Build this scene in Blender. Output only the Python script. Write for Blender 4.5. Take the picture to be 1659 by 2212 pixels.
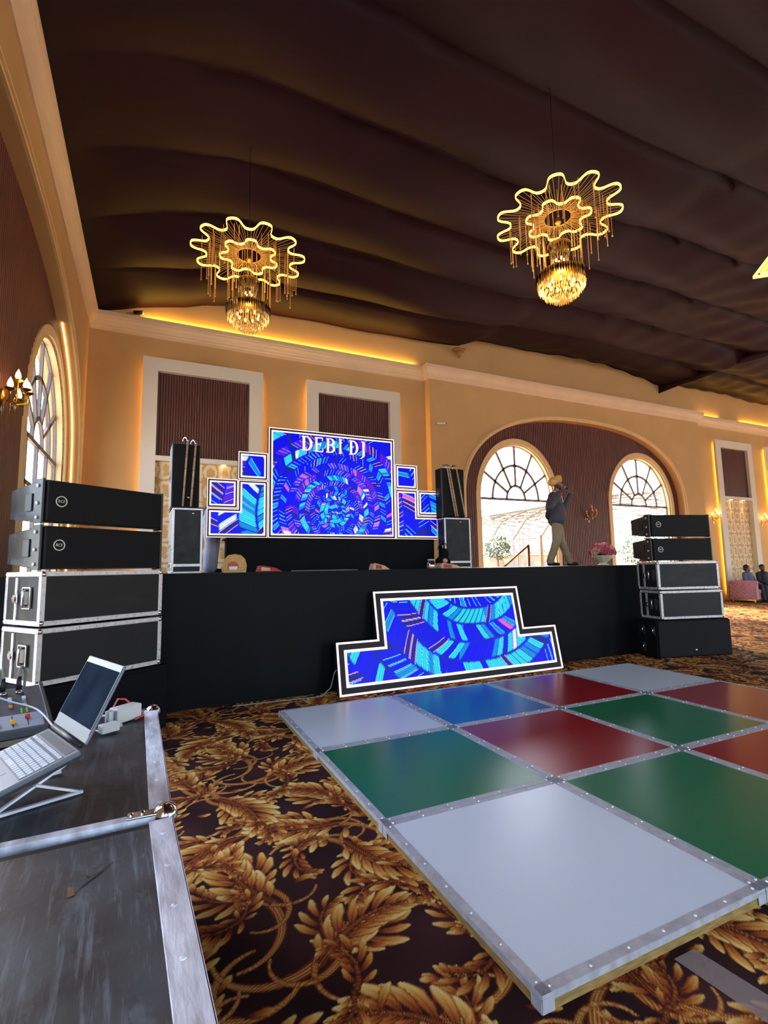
import bpy, bmesh, math, random
import numpy as np
from mathutils import Vector, Matrix

S = bpy.context.scene
for o in list(bpy.data.objects):
    bpy.data.objects.remove(o)
COL = S.collection
PI = math.pi
random.seed(5)

# ------------------------------------------------------------------ camera, sky, sun, exposure
CAM = Vector((-1.1784, -1.3980, 1.4318))
YAW, PITCH, ROLL = 0.43570, 0.11105, -0.017342
_f = Vector((math.sin(YAW) * math.cos(PITCH), math.cos(YAW) * math.cos(PITCH), math.sin(PITCH)))
_r = Vector((math.cos(YAW), -math.sin(YAW), 0)); _u = _r.cross(_f)
_r2 = math.cos(ROLL) * _r + math.sin(ROLL) * _u; _u2 = -math.sin(ROLL) * _r + math.cos(ROLL) * _u
cd = bpy.data.cameras.new('camera'); cam = bpy.data.objects.new('camera', cd); COL.objects.link(cam)
cd.sensor_fit = 'HORIZONTAL'; cd.sensor_width = 36; cd.lens = 36 * 1080.0 / 1659.0
cd.clip_start = .02; cd.clip_end = 400
cam.matrix_world = Matrix(((_r2.x, _u2.x, -_f.x, CAM.x), (_r2.y, _u2.y, -_f.y, CAM.y), (_r2.z, _u2.z, -_f.z, CAM.z), (0, 0, 0, 1)))
S.camera = cam

W = bpy.data.worlds.new('sky'); S.world = W; W.use_nodes = True
wn = W.node_tree.nodes; wl = W.node_tree.links
sky = wn.new('ShaderNodeTexSky'); sky.sky_type = 'NISHITA'; sky.sun_disc = False
sky.sun_elevation = math.radians(42); sky.sun_rotation = math.radians(8); sky.air_density = 1.0; sky.dust_density = 3.5
bg = wn['Background']; wl.new(sky.outputs[0], bg.inputs[0]); bg.inputs[1].default_value = 2.55

sl = bpy.data.lights.new('sun', 'SUN'); sl.energy = 16.0; sl.angle = math.radians(.6); sl.color = (1, .86, .66)
so = bpy.data.objects.new('sun', sl); COL.objects.link(so)
so.rotation_euler = Vector((-.16, -.74, -.70)).to_track_quat('-Z', 'Y').to_euler()

S.view_settings.view_transform = 'Standard'; S.view_settings.look = 'None'
S.view_settings.exposure = 0.0; S.view_settings.gamma = 1.0; S.view_settings.use_curve_mapping = False
try:
    S.cycles.max_bounces = 7; S.cycles.diffuse_bounces = 4; S.cycles.glossy_bounces = 3
    S.cycles.transparent_max_bounces = 12; S.cycles.transmission_bounces = 4
    S.cycles.sample_clamp_indirect = 6.0; S.cycles.caustics_reflective = False; S.cycles.caustics_refractive = False
    S.cycles.use_denoising = True
except Exception:
    pass

def portal(name, loc, direction, sx, sz):
    l = bpy.data.lights.new(name, 'AREA'); l.shape = 'RECTANGLE'; l.size = sx; l.size_y = sz
    l.cycles.is_portal = True
    o = bpy.data.objects.new(name, l); COL.objects.link(o); o.location = loc
    o.rotation_euler = Vector(direction).to_track_quat('-Z', 'Y').to_euler()
    return o

# ------------------------------------------------------------------ room numbers (metres)
YB, YBAY, XL, XLR = 10.60, 10.35, -2.55, -2.75      # back wall, bay front, left wall face, left recess
XR, YR, ZT = 27.0, -9.0, 9.2                         # far right wall, wall behind the camera, top of walls
ARC_C, ARC_A, ARC_Z0, ARC_H = 11.6, 4.75, 3.35, 2.70 # big arch in the bay
LARC_C, LARC_A, LARC_H = 5.15, 4.72, 2.62            # the same arch in the left wall
WINS_B = ((8.95, 1.43), (14.40, 1.50))               # arched windows in the back wall (centre x, half width)
WINS_L = ((7.90, 1.58), (2.45, 1.50))                # and in the left wall (centre y, half width)
WSP, WRISE = 3.44, 1.72                              # spring line and rise of the window arches
STZ = 1.405                                          # stage top

# ------------------------------------------------------------------ materials
MATS = {}
def srgb(r, g, b):
    f = lambda c: c / 12.92 if c <= .04045 else ((c + .055) / 1.055) ** 2.4
    return (f(r / 255), f(g / 255), f(b / 255), 1)

def mat(name, col, rough=.6, metal=0.0, var=.10, scale=6.0, bump=0.0, bscale=60.0, spec=.5, stretch=(1, 1, 1), sheen=0.0, coat=0.0, rvar=0.0, world=False):
    m = bpy.data.materials.new(name); m.use_nodes = True; nt = m.node_tree; n = nt.nodes; l = nt.links
    b = n['Principled BSDF']
    b.inputs['Roughness'].default_value = rough; b.inputs['Metallic'].default_value = metal
    b.inputs['Specular IOR Level'].default_value = spec
    if sheen: b.inputs['Sheen Weight'].default_value = sheen
    if coat: b.inputs['Coat Weight'].default_value = coat; b.inputs['Coat Roughness'].default_value = .12
    tc = n.new('ShaderNodeTexCoord'); mp = n.new('ShaderNodeMapping'); mp.inputs['Scale'].default_value = stretch
    if world:
        gp = n.new('ShaderNodeNewGeometry'); l.new(gp.outputs['Position'], mp.inputs['Vector'])
    else:
        l.new(tc.outputs['Object'], mp.inputs['Vector'])
    nz = n.new('ShaderNodeTexNoise'); nz.inputs['Scale'].default_value = scale; nz.inputs['Detail'].default_value = 4
    l.new(mp.outputs[0], nz.inputs['Vector'])
    cr = n.new('ShaderNodeValToRGB')
    c = Vector(col[:3])
    cr.color_ramp.elements[0].position = .2 if world else .3; cr.color_ramp.elements[1].position = .8 if world else .7
    cr.color_ramp.elements[0].color = (*(c * (1 - var)), 1); cr.color_ramp.elements[1].color = (*[min(1, x * (1 + var)) for x in c], 1)
    l.new(nz.outputs['Fac'], cr.inputs[0]); l.new(cr.outputs[0], b.inputs['Base Color'])
    if rvar:
        mr = n.new('ShaderNodeMapRange'); mr.inputs[1].default_value = .15 if world else .3; mr.inputs[2].default_value = .85 if world else .7
        mr.inputs[3].default_value = max(.02, rough - rvar); mr.inputs[4].default_value = rough + rvar
        l.new(nz.outputs['Fac'], mr.inputs[0]); l.new(mr.outputs[0], b.inputs['Roughness'])
    if bump:
        nb = n.new('ShaderNodeTexNoise'); nb.inputs['Scale'].default_value = bscale; nb.inputs['Detail'].default_value = 3
        l.new(mp.outputs[0], nb.inputs['Vector'])
        bp = n.new('ShaderNodeBump'); bp.inputs['Strength'].default_value = bump; bp.inputs['Distance'].default_value = .01
        l.new(nb.outputs['Fac'], bp.inputs['Height']); l.new(bp.outputs[0], b.inputs['Normal'])
    MATS[name] = m
    return m

def emit(name, col, strength, var=.0, scale=20, sampling='AUTO'):
    m = bpy.data.materials.new(name); m.use_nodes = True; nt = m.node_tree; n = nt.nodes; l = nt.links
    b = n['Principled BSDF']; b.inputs['Base Color'].default_value = (*Vector(col[:3]) * .5, 1)
    b.inputs['Emission Color'].default_value = col; b.inputs['Emission Strength'].default_value = strength
    if var:
        tc = n.new('ShaderNodeTexCoord'); nz = n.new('ShaderNodeTexNoise'); nz.inputs['Scale'].default_value = scale
        l.new(tc.outputs['Object'], nz.inputs['Vector'])
        mr = n.new('ShaderNodeMapRange'); mr.inputs[1].default_value = .3; mr.inputs[2].default_value = .7
        mr.inputs[3].default_value = strength * (1 - var); mr.inputs[4].default_value = strength * (1 + var)
        l.new(nz.outputs['Fac'], mr.inputs[0]); l.new(mr.outputs[0], b.inputs['Emission Strength'])
    try: m.cycles.emission_sampling = sampling
    except Exception: pass
    MATS[name] = m
    return m

def attr_mat(name, emission=0.0, rough=.9, sampling='NONE', pile=False):
    m = bpy.data.materials.new(name); m.use_nodes = True; nt = m.node_tree; n = nt.nodes; l = nt.links
    b = n['Principled BSDF']; b.inputs['Roughness'].default_value = rough
    a = n.new('ShaderNodeVertexColor'); a.layer_name = 'Col'
    if emission:
        b.inputs['Base Color'].default_value = (.004, .004, .005, 1); b.inputs['Specular IOR Level'].default_value = .08
        l.new(a.outputs['Color'], b.inputs['Emission Color']); b.inputs['Emission Strength'].default_value = emission
    else:
        tc = n.new('ShaderNodeTexCoord'); nz = n.new('ShaderNodeTexNoise'); nz.inputs['Scale'].default_value = 420; nz.inputs['Detail'].default_value = 2
        l.new(tc.outputs['Object'], nz.inputs['Vector'])
        mr = n.new('ShaderNodeMapRange'); mr.inputs[1].default_value = .25; mr.inputs[2].default_value = .75; mr.inputs[3].default_value = .62; mr.inputs[4].default_value = 1.3
        l.new(nz.outputs['Fac'], mr.inputs[0])
        n2 = n.new('ShaderNodeTexNoise'); n2.inputs['Scale'].default_value = 1.7; n2.inputs['Detail'].default_value = 3
        l.new(tc.outputs['Object'], n2.inputs['Vector'])
        m2 = n.new('ShaderNodeMapRange'); m2.inputs[1].default_value = .3; m2.inputs[2].default_value = .7; m2.inputs[3].default_value = .82; m2.inputs[4].default_value = 1.15
        l.new(n2.outputs['Fac'], m2.inputs[0])
        mm = n.new('ShaderNodeMath'); mm.operation = 'MULTIPLY'; l.new(mr.outputs[0], mm.inputs[0]); l.new(m2.outputs[0], mm.inputs[1])
        vm = n.new('ShaderNodeVectorMath'); vm.operation = 'SCALE'; l.new(a.outputs['Color'], vm.inputs[0]); l.new(mm.outputs[0], vm.inputs['Scale'])
        l.new(vm.outputs[0], b.inputs['Base Color'])
        bp = n.new('ShaderNodeBump'); bp.inputs['Strength'].default_value = .35; bp.inputs['Distance'].default_value = .004
        l.new(nz.outputs['Fac'], bp.inputs['Height']); l.new(bp.outputs[0], b.inputs['Normal'])
        b.inputs['Specular IOR Level'].default_value = .1
    try: m.cycles.emission_sampling = sampling
    except Exception: pass
    MATS[name] = m
    return m

def glass_mat(name, tint=(1, 1, 1, 1), gloss=.06, rough=.02):
    m = bpy.data.materials.new(name); m.use_nodes = True; nt = m.node_tree; n = nt.nodes; l = nt.links
    n.remove(n['Principled BSDF']); out = n['Material Output']
    tr = n.new('ShaderNodeBsdfTransparent'); tr.inputs[0].default_value = tint
    gl = n.new('ShaderNodeBsdfGlossy'); gl.inputs['Roughness'].default_value = rough
    fr = n.new('ShaderNodeLayerWeight'); pw = n.new('ShaderNodeMath'); pw.operation = 'POWER'; pw.inputs[1].default_value = 5
    l.new(fr.outputs['Facing'], pw.inputs[0])
    ad = n.new('ShaderNodeMath'); ad.operation = 'MULTIPLY_ADD'; ad.inputs[1].default_value = 1 - gloss; ad.inputs[2].default_value = gloss; ad.use_clamp = True
    l.new(pw.outputs[0], ad.inputs[0])
    mx = n.new('ShaderNodeMixShader'); l.new(ad.outputs[0], mx.inputs[0]); l.new(tr.outputs[0], mx.inputs[1]); l.new(gl.outputs[0], mx.inputs[2])
    l.new(mx.outputs[0], out.inputs[0])
    MATS[name] = m
    return m

# ------------------------------------------------------------------ mesh helpers
class MB:
    def __init__(s): s.v = []; s.f = []
    def add(s, vs, fs):
        k = len(s.v); s.v += [tuple(x) for x in vs]; s.f += [tuple(i + k for i in f) for f in fs]; return s
    def box(s, x0, x1, y0, y1, z0, z1):
        return s.add([(x0, y0, z0), (x1, y0, z0), (x1, y1, z0), (x0, y1, z0), (x0, y0, z1), (x1, y0, z1), (x1, y1, z1), (x0, y1, z1)],
                     [(3, 2, 1, 0), (4, 5, 6, 7), (0, 1, 5, 4), (1, 2, 6, 5), (2, 3, 7, 6), (3, 0, 4, 7)])
    def cbox(s, c, d): return s.box(c[0] - d[0] / 2, c[0] + d[0] / 2, c[1] - d[1] / 2, c[1] + d[1] / 2, c[2] - d[2] / 2, c[2] + d[2] / 2)
    def hexa(s, b, t):   # bottom quad, top quad (same winding, ccw from above)
        return s.add(list(b) + list(t), [(3, 2, 1, 0), (4, 5, 6, 7), (0, 1, 5, 4), (1, 2, 6, 5), (2, 3, 7, 6), (3, 0, 4, 7)])
    def bar(s, p, q, w, h=None, up=(0, 0, 1)):
        p, q = Vector(p), Vector(q); h = h or w; t = (q - p).normalized(); up = Vector(up)
        if abs(t.dot(up)) > .98: up = Vector((0, 1, 0))
        a = t.cross(up).normalized() * w / 2; b = a.cross(t).normalized() * h / 2
        return s.hexa([p - a - b, p + a - b, q + a - b, q - a - b], [p - a + b, p + a + b, q + a + b, q - a + b])
    def tube(s, pts, r, n=8, closed=False, cap=True):
        pts = [Vector(p) for p in pts]; N = len(pts); rs = r if isinstance(r, (list, tuple)) else [r] * N
        k = len(s.v); prev = None
        for i, p in enumerate(pts):
            a = pts[(i - 1) % N] if (closed or i > 0) else p; b = pts[(i + 1) % N] if (closed or i < N - 1) else p
            t = (b - a).normalized()
            if prev is None:
                up = Vector((0, 0, 1)) if abs(t.z) < .9 else Vector((1, 0, 0)); u = t.cross(up).normalized()
            else:
                u = (prev - t * prev.dot(t))
                u = u.normalized() if u.length > 1e-6 else t.orthogonal().normalized()
            prev = u; w = t.cross(u)
            for j in range(n):
                an = 2 * PI * j / n; s.v.append(tuple(p + rs[i] * (math.cos(an) * u + math.sin(an) * w)))
        for i in range(N if closed else N - 1):
            i2 = (i + 1) % N
            for j in range(n):
                j2 = (j + 1) % n; s.f.append((k + i * n + j, k + i * n + j2, k + i2 * n + j2, k + i2 * n + j))
        if cap and not closed:
            s.f.append(tuple(k + j for j in reversed(range(n)))); s.f.append(tuple(k + (N - 1) * n + j for j in range(n)))
        return s
    def cyl(s, p, q, r1, r2=None, n=16): return s.tube([p, q], [r1, r1 if r2 is None else r2], n)
    def lathe(s, prof, n=24, c=(0, 0, 0), ax=None):
        k = len(s.v); ax = ax or (lambda x, y, z: (x, y, z))
        for r, z in prof:
            for j in range(n):
                a = 2 * PI * j / n; x = ax(r * math.cos(a), r * math.sin(a), z)
                s.v.append((c[0] + x[0], c[1] + x[1], c[2] + x[2]))
        for i in range(len(prof) - 1):
            for j in range(n):
                j2 = (j + 1) % n; s.f.append((k + i * n + j, k + i * n + j2, k + (i + 1) * n + j2, k + (i + 1) * n + j))
        s.f.append(tuple(k + j for j in reversed(range(n)))); s.f.append(tuple(k + (len(prof) - 1) * n + j for j in range(n)))
        return s
    def sphere(s, c, r, nu=14, nv=9):
        r = r if isinstance(r, (list, tuple)) else (r, r, r); k = len(s.v)
        s.v.append((c[0], c[1], c[2] - r[2]))
        for i in range(1, nv):
            ph = -PI / 2 + PI * i / nv
            for j in range(nu):
                a = 2 * PI * j / nu; s.v.append((c[0] + r[0] * math.cos(ph) * math.cos(a), c[1] + r[1] * math.cos(ph) * math.sin(a), c[2] + r[2] * math.sin(ph)))
        s.v.append((c[0], c[1], c[2] + r[2])); top = len(s.v) - 1
        for j in range(nu):
            j2 = (j + 1) % nu; s.f.append((k, k + 1 + j2, k + 1 + j)); s.f.append((top, k + 1 + (nv - 2) * nu + j, k + 1 + (nv - 2) * nu + j2))
        for i in range(nv - 2):
            for j in range(nu):
                j2 = (j + 1) % nu; a = k + 1 + i * nu; s.f.append((a + j, a + j2, a + nu + j2, a + nu + j))
        return s
    def prism(s, poly, d0, d1, ax):   # polygon extruded; ax(u, v, d) -> xyz
        n = len(poly)
        vs = [ax(u, v, d0) for u, v in poly] + [ax(u, v, d1) for u, v in poly]
        fs = [tuple(reversed(range(n))), tuple(range(n, 2 * n))] + [(i, (i + 1) % n, n + (i + 1) % n, n + i) for i in range(n)]
        return s.add(vs, fs)
    def ribbon(s, a, b, d0, d1, ax, closed=False):   # band between two 2d curves, extruded
        n = len(a); k = len(s.v)
        for i in range(n):
            s.v += [tuple(ax(a[i][0], a[i][1], d0)), tuple(ax(b[i][0], b[i][1], d0)), tuple(ax(b[i][0], b[i][1], d1)), tuple(ax(a[i][0], a[i][1], d1))]
        for i in range(n if closed else n - 1):
            p = k + 4 * i; q = k + 4 * ((i + 1) % n)
            for c in range(4): c2 = (c + 1) % 4; s.f.append((p + c, p + c2, q + c2, q + c))
        if not closed: s.f.append((k, k + 1, k + 2, k + 3)); s.f.append((k + 4 * n - 4, k + 4 * n - 3, k + 4 * n - 2, k + 4 * n - 1))
        return s
    def mesh(s, name):
        m = bpy.data.meshes.new(name); m.from_pydata(s.v, [], s.f); m.validate()
        bm = bmesh.new(); bm.from_mesh(m); bmesh.ops.recalc_face_normals(bm, faces=bm.faces); bm.to_mesh(m); bm.free()
        return m

def link(name, me, parent=None, loc=(0, 0, 0), rot=(0, 0, 0), scale=None):
    o = bpy.data.objects.new(name, me); COL.objects.link(o); o.location = loc; o.rotation_euler = rot
    if scale: o.scale = scale
    if parent is not None: o.parent = parent
    return o

def obj(name, mb, m, parent=None, smooth=False, bevel=0.0, loc=(0, 0, 0), rot=(0, 0, 0), seg=2):
    me = mb.mesh(name) if isinstance(mb, MB) else mb
    me.materials.append(MATS[m])
    if smooth:
        me.polygons.foreach_set('use_smooth', [True] * len(me.polygons))
    o = link(name, me, parent, loc, rot)
    if bevel:
        b = o.modifiers.new('bevel', 'BEVEL'); b.width = bevel; b.segments = seg; b.limit_method = 'ANGLE'; b.angle_limit = math.radians(40)
    return o

def tag(o, label, cat, group=None, kind=None):
    o['label'] = label; o['category'] = cat
    if group: o['group'] = group
    if kind: o['kind'] = kind
    return o

def thing(name, label, cat, loc=(0, 0, 0), rotz=0.0, group=None, rot=None):
    o = bpy.data.objects.new(name, None); COL.objects.link(o); o.empty_display_size = .1
    o.location = loc; o.rotation_euler = rot if rot else (0, 0, rotz)
    return tag(o, label, cat, group)

def struct(name, mb, m, label=None, smooth=False, bevel=0.0, parent=None):
    o = obj(name, mb, m, parent, smooth, bevel)
    if parent is None:
        o['kind'] = 'structure'
        if label: o['label'] = label
    return o

def copy_tree(o, parent=None):
    c = o.copy(); COL.objects.link(c); c.parent = parent
    for ch in list(o.children): copy_tree(ch, c)
    return c

XZ = lambda y: (lambda u, v, d: (u, y + d, v))       # plane facing -y, depth grows into the wall
YZ = lambda x: (lambda u, v, d: (x + d, u, v))

# ------------------------------------------------------------------ material library
mat('wall_cream', srgb(196, 154, 100), .72, var=.05, scale=1.3, bump=.12, bscale=260)
mat('plaster_white', srgb(226, 196, 160), .6, var=.04, scale=2)
mat('niche_white', srgb(226, 214, 196), .6, var=.03, scale=2)
mat('wood_dark', srgb(92, 50, 40), .5, var=.28, scale=5, stretch=(6, 6, .35), bump=.1)
mat('wood_back', srgb(58, 32, 27), .6, var=.2, scale=5, stretch=(6, 6, .35))
mat('fabric_maroon', srgb(36, 11, 18), .62, var=.22, scale=.7, bump=.25, bscale=9, spec=.15)
mat('frame_dark', srgb(112, 102, 98), .5, var=.08)  # muntin grey is lightened to stand in for window glare
mat('frame_cream', srgb(222, 186, 132), .55, var=.05)
mat('stage_cloth', srgb(7, 7, 9), .5, var=.18, scale=2.5, bump=.2, bscale=7, spec=.09, stretch=(1, 1, .3))
mat('black_cloth', srgb(11, 11, 13), .8, spec=.12, var=.2, scale=5, bump=.25, bscale=30)
mat('case_black', srgb(21, 20, 20), .5, spec=.25, var=.25, scale=9, bump=.08, bscale=150, rvar=.1)
mat('case_grey', srgb(128, 132, 140), .5, var=.1, scale=9)
mat('aluminium', srgb(186, 182, 180), .38, .45, var=.2, scale=30, bump=.12, bscale=90, rvar=.14)
mat('chrome', srgb(214, 212, 212), .16, 1.0, var=.05)
mat('grille', srgb(15, 15, 16), .65, spec=.2, var=.2, scale=60, bump=.5, bscale=420)
mat('speaker_side', srgb(30, 34, 40), .25, var=.2, scale=4, rvar=.1)
mat('speaker_grey', srgb(120, 122, 132), .5, var=.08)
mat('black_plastic', srgb(20, 20, 21), .4, var=.12)
mat('badge_white', srgb(206, 198, 184), .45, var=.04)
mat('gold', srgb(196, 146, 62), .28, .9, var=.1)
mat('brass', srgb(190, 140, 66), .3, .9, var=.12)
mat('skin', srgb(128, 82, 62), .55, var=.08, scale=9)
mat('hair', srgb(22, 17, 16), .6, var=.3, scale=40)
mat('led_black', srgb(26, 18, 20), .5, var=.1, spec=.2)
emit('led_border', (1.0, .74, .72, 1), 1.25, .18, 7, 'NONE')
attr_mat('led_screen', emission=1.25, rough=.3)
attr_mat('carpet', rough=.92)
emit('cove_led', (1.0, .64, .10, 1), 70.0)
emit('strip_led', (1.0, .70, .28, 1), 9.0)
emit('ring_led', (1.0, .55, .08, 1), 5.0, sampling='NONE')
emit('string_lit', (1.0, .52, .10, 1), .22, sampling='NONE')
emit('bulb', (1.0, .68, .26, 1), 9.0, sampling='NONE')
emit('downlight', (1.0, .70, .30, 1), 12.0)
glass_mat('window_glass', (.98, .99, 1, 1), .03)
glass_mat('crystal', (1.0, .93, .80, 1), .30, .08)
def crystal_bowl():
    m = bpy.data.materials.new('crystal_bowl'); m.use_nodes = True; nt = m.node_tree; n = nt.nodes; l = nt.links
    n.remove(n['Principled BSDF']); out = n['Material Output']
    tr = n.new('ShaderNodeBsdfTransparent'); tr.inputs[0].default_value = (1, .9, .7, 1)
    gl = n.new('ShaderNodeBsdfGlossy'); gl.inputs['Roughness'].default_value = .12; gl.inputs[0].default_value = (1, .92, .78, 1)
    tl = n.new('ShaderNodeBsdfTranslucent'); tl.inputs[0].default_value = (1, .8, .45, 1)
    a = n.new('ShaderNodeMixShader'); a.inputs[0].default_value = .45; l.new(gl.outputs[0], a.inputs[1]); l.new(tl.outputs[0], a.inputs[2])
    b = n.new('ShaderNodeMixShader'); b.inputs[0].default_value = .55; l.new(tr.outputs[0], b.inputs[1]); l.new(a.outputs[0], b.inputs[2])
    l.new(b.outputs[0], out.inputs[0]); MATS['crystal_bowl'] = m
crystal_bowl()
glass_mat('crystal_black', (.10, .08, .07, 1), .28, .10)
# ------------------------------------------------------------------ floor: printed leaf carpet
def carpet_tile(N=640):
    import numpy as np
    rng = np.random.RandomState(11)
    def lin(r, g, b):
        c = np.array([r, g, b], float) / 255.0
        return np.where(c <= .04045, c / 12.92, ((c + .055) / 1.055) ** 2.4)
    yy, xx = np.mgrid[0:N, 0:N] / N
    img = np.empty((N, N, 3)); img[:] = lin(50, 25, 24)
    # soft purple-brown clouds in the ground colour
    for k in range(14):
        a, b, ph = rng.randint(-3, 4), rng.randint(-3, 4), rng.rand() * 6.28
        img *= (1 + .09 * np.cos(2 * np.pi * (a * xx + b * yy) + ph))[..., None]
    ramp_t = np.array([0, .22, .45, .68, .86, 1.0])
    ramp_c = np.array([lin(66, 24, 15), lin(124, 52, 24), lin(168, 92, 36), lin(204, 146, 66), lin(226, 186, 106), lin(236, 206, 134)])
    dark = lin(52, 20, 14)
    def shade(t):
        t = np.clip(t, 0, 1)
        return np.stack([np.interp(t, ramp_t, ramp_c[:, k]) for k in range(3)], -1)
    def window(cx, cy, rad):
        r = int(rad * N) + 2
        ix = (np.arange(-r, r + 1) + int(cx * N)); iy = (np.arange(-r, r + 1) + int(cy * N))
        X, Y = np.meshgrid(ix / N - cx, iy / N - cy)
        return np.ix_(iy % N, ix % N), X, Y
    def lobe(px, py, ang, L, W, bend, tint):
        sel, X, Y = window(px, py, L * 1.25)
        c, s = np.cos(ang), np.sin(ang)
        u = (X * c + Y * s) / L; v = (-X * s + Y * c) / W - bend * u * u * L / W
        uc = np.clip(u, 0, 1)
        w = (np.sin(np.pi * uc ** 1.35) ** .6) * (.55 + .45 * uc) + .05
        # scalloped tip
        w = w * (1 - .16 * np.abs(np.sin(uc * 9.0)) * (uc > .45))
        q = np.abs(v) / np.maximum(w, 1e-4)
        m = (u > 0) & (u < 1) & (q < 1)
        t = .08 + .92 * uc ** .8 + tint - .10 * np.clip(v, -1, 1)
        t = t - .24 * (np.cos(v * 9.0 / (.4 + uc)) > .55) * (1 - uc) - .16 * (q > .72)
        col = shade(t)
        edge = np.clip((q - .86) / .14, 0, 1)[..., None]
        col = col * (1 - .75 * edge) + dark * .75 * edge
        a = m[..., None].astype(float)
        img[sel] = img[sel] * (1 - a) + col * a
    def spine(px, py, ang, L, curl, n=40):
        pts = []; x, y, a = px, py, ang
        for i in range(n + 1):
            pts.append((x, y, a)); ds = L / n
            x += ds * np.cos(a); y += ds * np.sin(a); a += curl * (.35 + 1.3 * i / n) / n
        return pts
    def band(pts, w0, w1, tint=0):
        n = len(pts)
        for i, (x, y, a) in enumerate(pts):
            f = i / (n - 1); w = w0 + (w1 - w0) * f
            sel, X, Y = window(x, y, max(w * 1.3, 2.2 / N))
            u = X * np.cos(a) + Y * np.sin(a); v = (-X * np.sin(a) + Y * np.cos(a)) / w
            m = ((np.abs(v) < 1) & (np.abs(u) < w * .9 + 1.5 / N))[..., None].astype(float)
            t = .42 + .30 * np.cos(v * 11) - .25 * np.abs(v) + tint + .2 * f
            img[sel] = img[sel] * (1 - m) + shade(t) * m
    def leaf(px, py, ang, L, curl, W, n, tint=0):
        pts = spine(px, py, ang, L, curl)
        order = []
        for i in range(n):
            f = (i + .4) / n
            prof = np.sin(np.pi * (.12 + .80 * f)) ** .8 * (1.06 - .35 * f)
            for sd in (1, -1):
                order.append((f, sd, prof))
        for f, sd, prof in order:
            x, y, a = pts[int(f * 40)]
            la = a + sd * (1.12 - .62 * f) + rng.uniform(-.08, .08)
            l = W * prof * rng.uniform(.88, 1.1)
            lobe(x, y, la, l, l * .21, -sd * .35 / max(l, .02) * l, tint + rng.uniform(-.07, .05))
        x, y, a = pts[-1]
        lobe(x - .02 * np.cos(a), y - .02 * np.sin(a), a, W * .5, W * .13, 0, tint)
        band(pts[: int(len(pts) * .9)], W * .10, W * .015, -.25)
    def scroll(px, py, ang, L, curl, w):
        band(spine(px, py, ang, L, curl, 90), w, w * .25)
    # leaves laid out on a jittered lattice, turning with a swirling flow; long streaked scrolls trail from their feet
    spots = []
    for gy in range(4):
        for gx in range(3):
            x = (gx + .5 * (gy % 2) + .5) / 3 + rng.uniform(-.04, .04); y = (gy + .5) / 4 + rng.uniform(-.03, .03)
            spots.append((x, y, 1.2 + 2.3 * np.sin(2 * np.pi * x) + 1.9 * np.cos(2 * np.pi * y) + (gx * 1.3), 1 if (gx + gy) % 2 else -1))
    for x, y, a, sd in spots:
        for k, (da, L, w, cu) in enumerate(((3.05, .36, .020, 2.3), (2.55, .30, .014, 3.4), (-2.75, .26, .012, -2.6))):
            scroll(x, y, a + sd * da, L, sd * cu, w)
    for x, y, a, sd in spots:
        leaf(x - .05 * np.cos(a), y - .05 * np.sin(a), a + sd * .95, .20, -sd * 1.6, .10, 7, -.1)
        leaf(x - .05 * np.cos(a), y - .05 * np.sin(a), a - sd * 1.15, .17, sd * 2.0, .085, 6, -.04)
    for x, y, a, sd in spots:
        leaf(x - .10 * np.cos(a), y - .10 * np.sin(a), a, .30, sd * 1.25, .125, 9, .0)
    for x, y, a, sd in spots:       # a second, smaller set between them
        leaf(x + .17, y + .12, a + 1.9, .15, -sd * 2.2, .075, 6, -.16)
        leaf(x + .16, y + .11, a - 1.0, .13, sd * 2.4, .065, 6, -.10)
    for k in range(40):
        lobe(rng.rand(), rng.rand(), rng.rand() * 6.28, rng.uniform(.04, .075), rng.uniform(.011, .017), rng.uniform(-.3, .3), rng.uniform(-.25, 0))
    return img.astype(np.float32)

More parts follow.
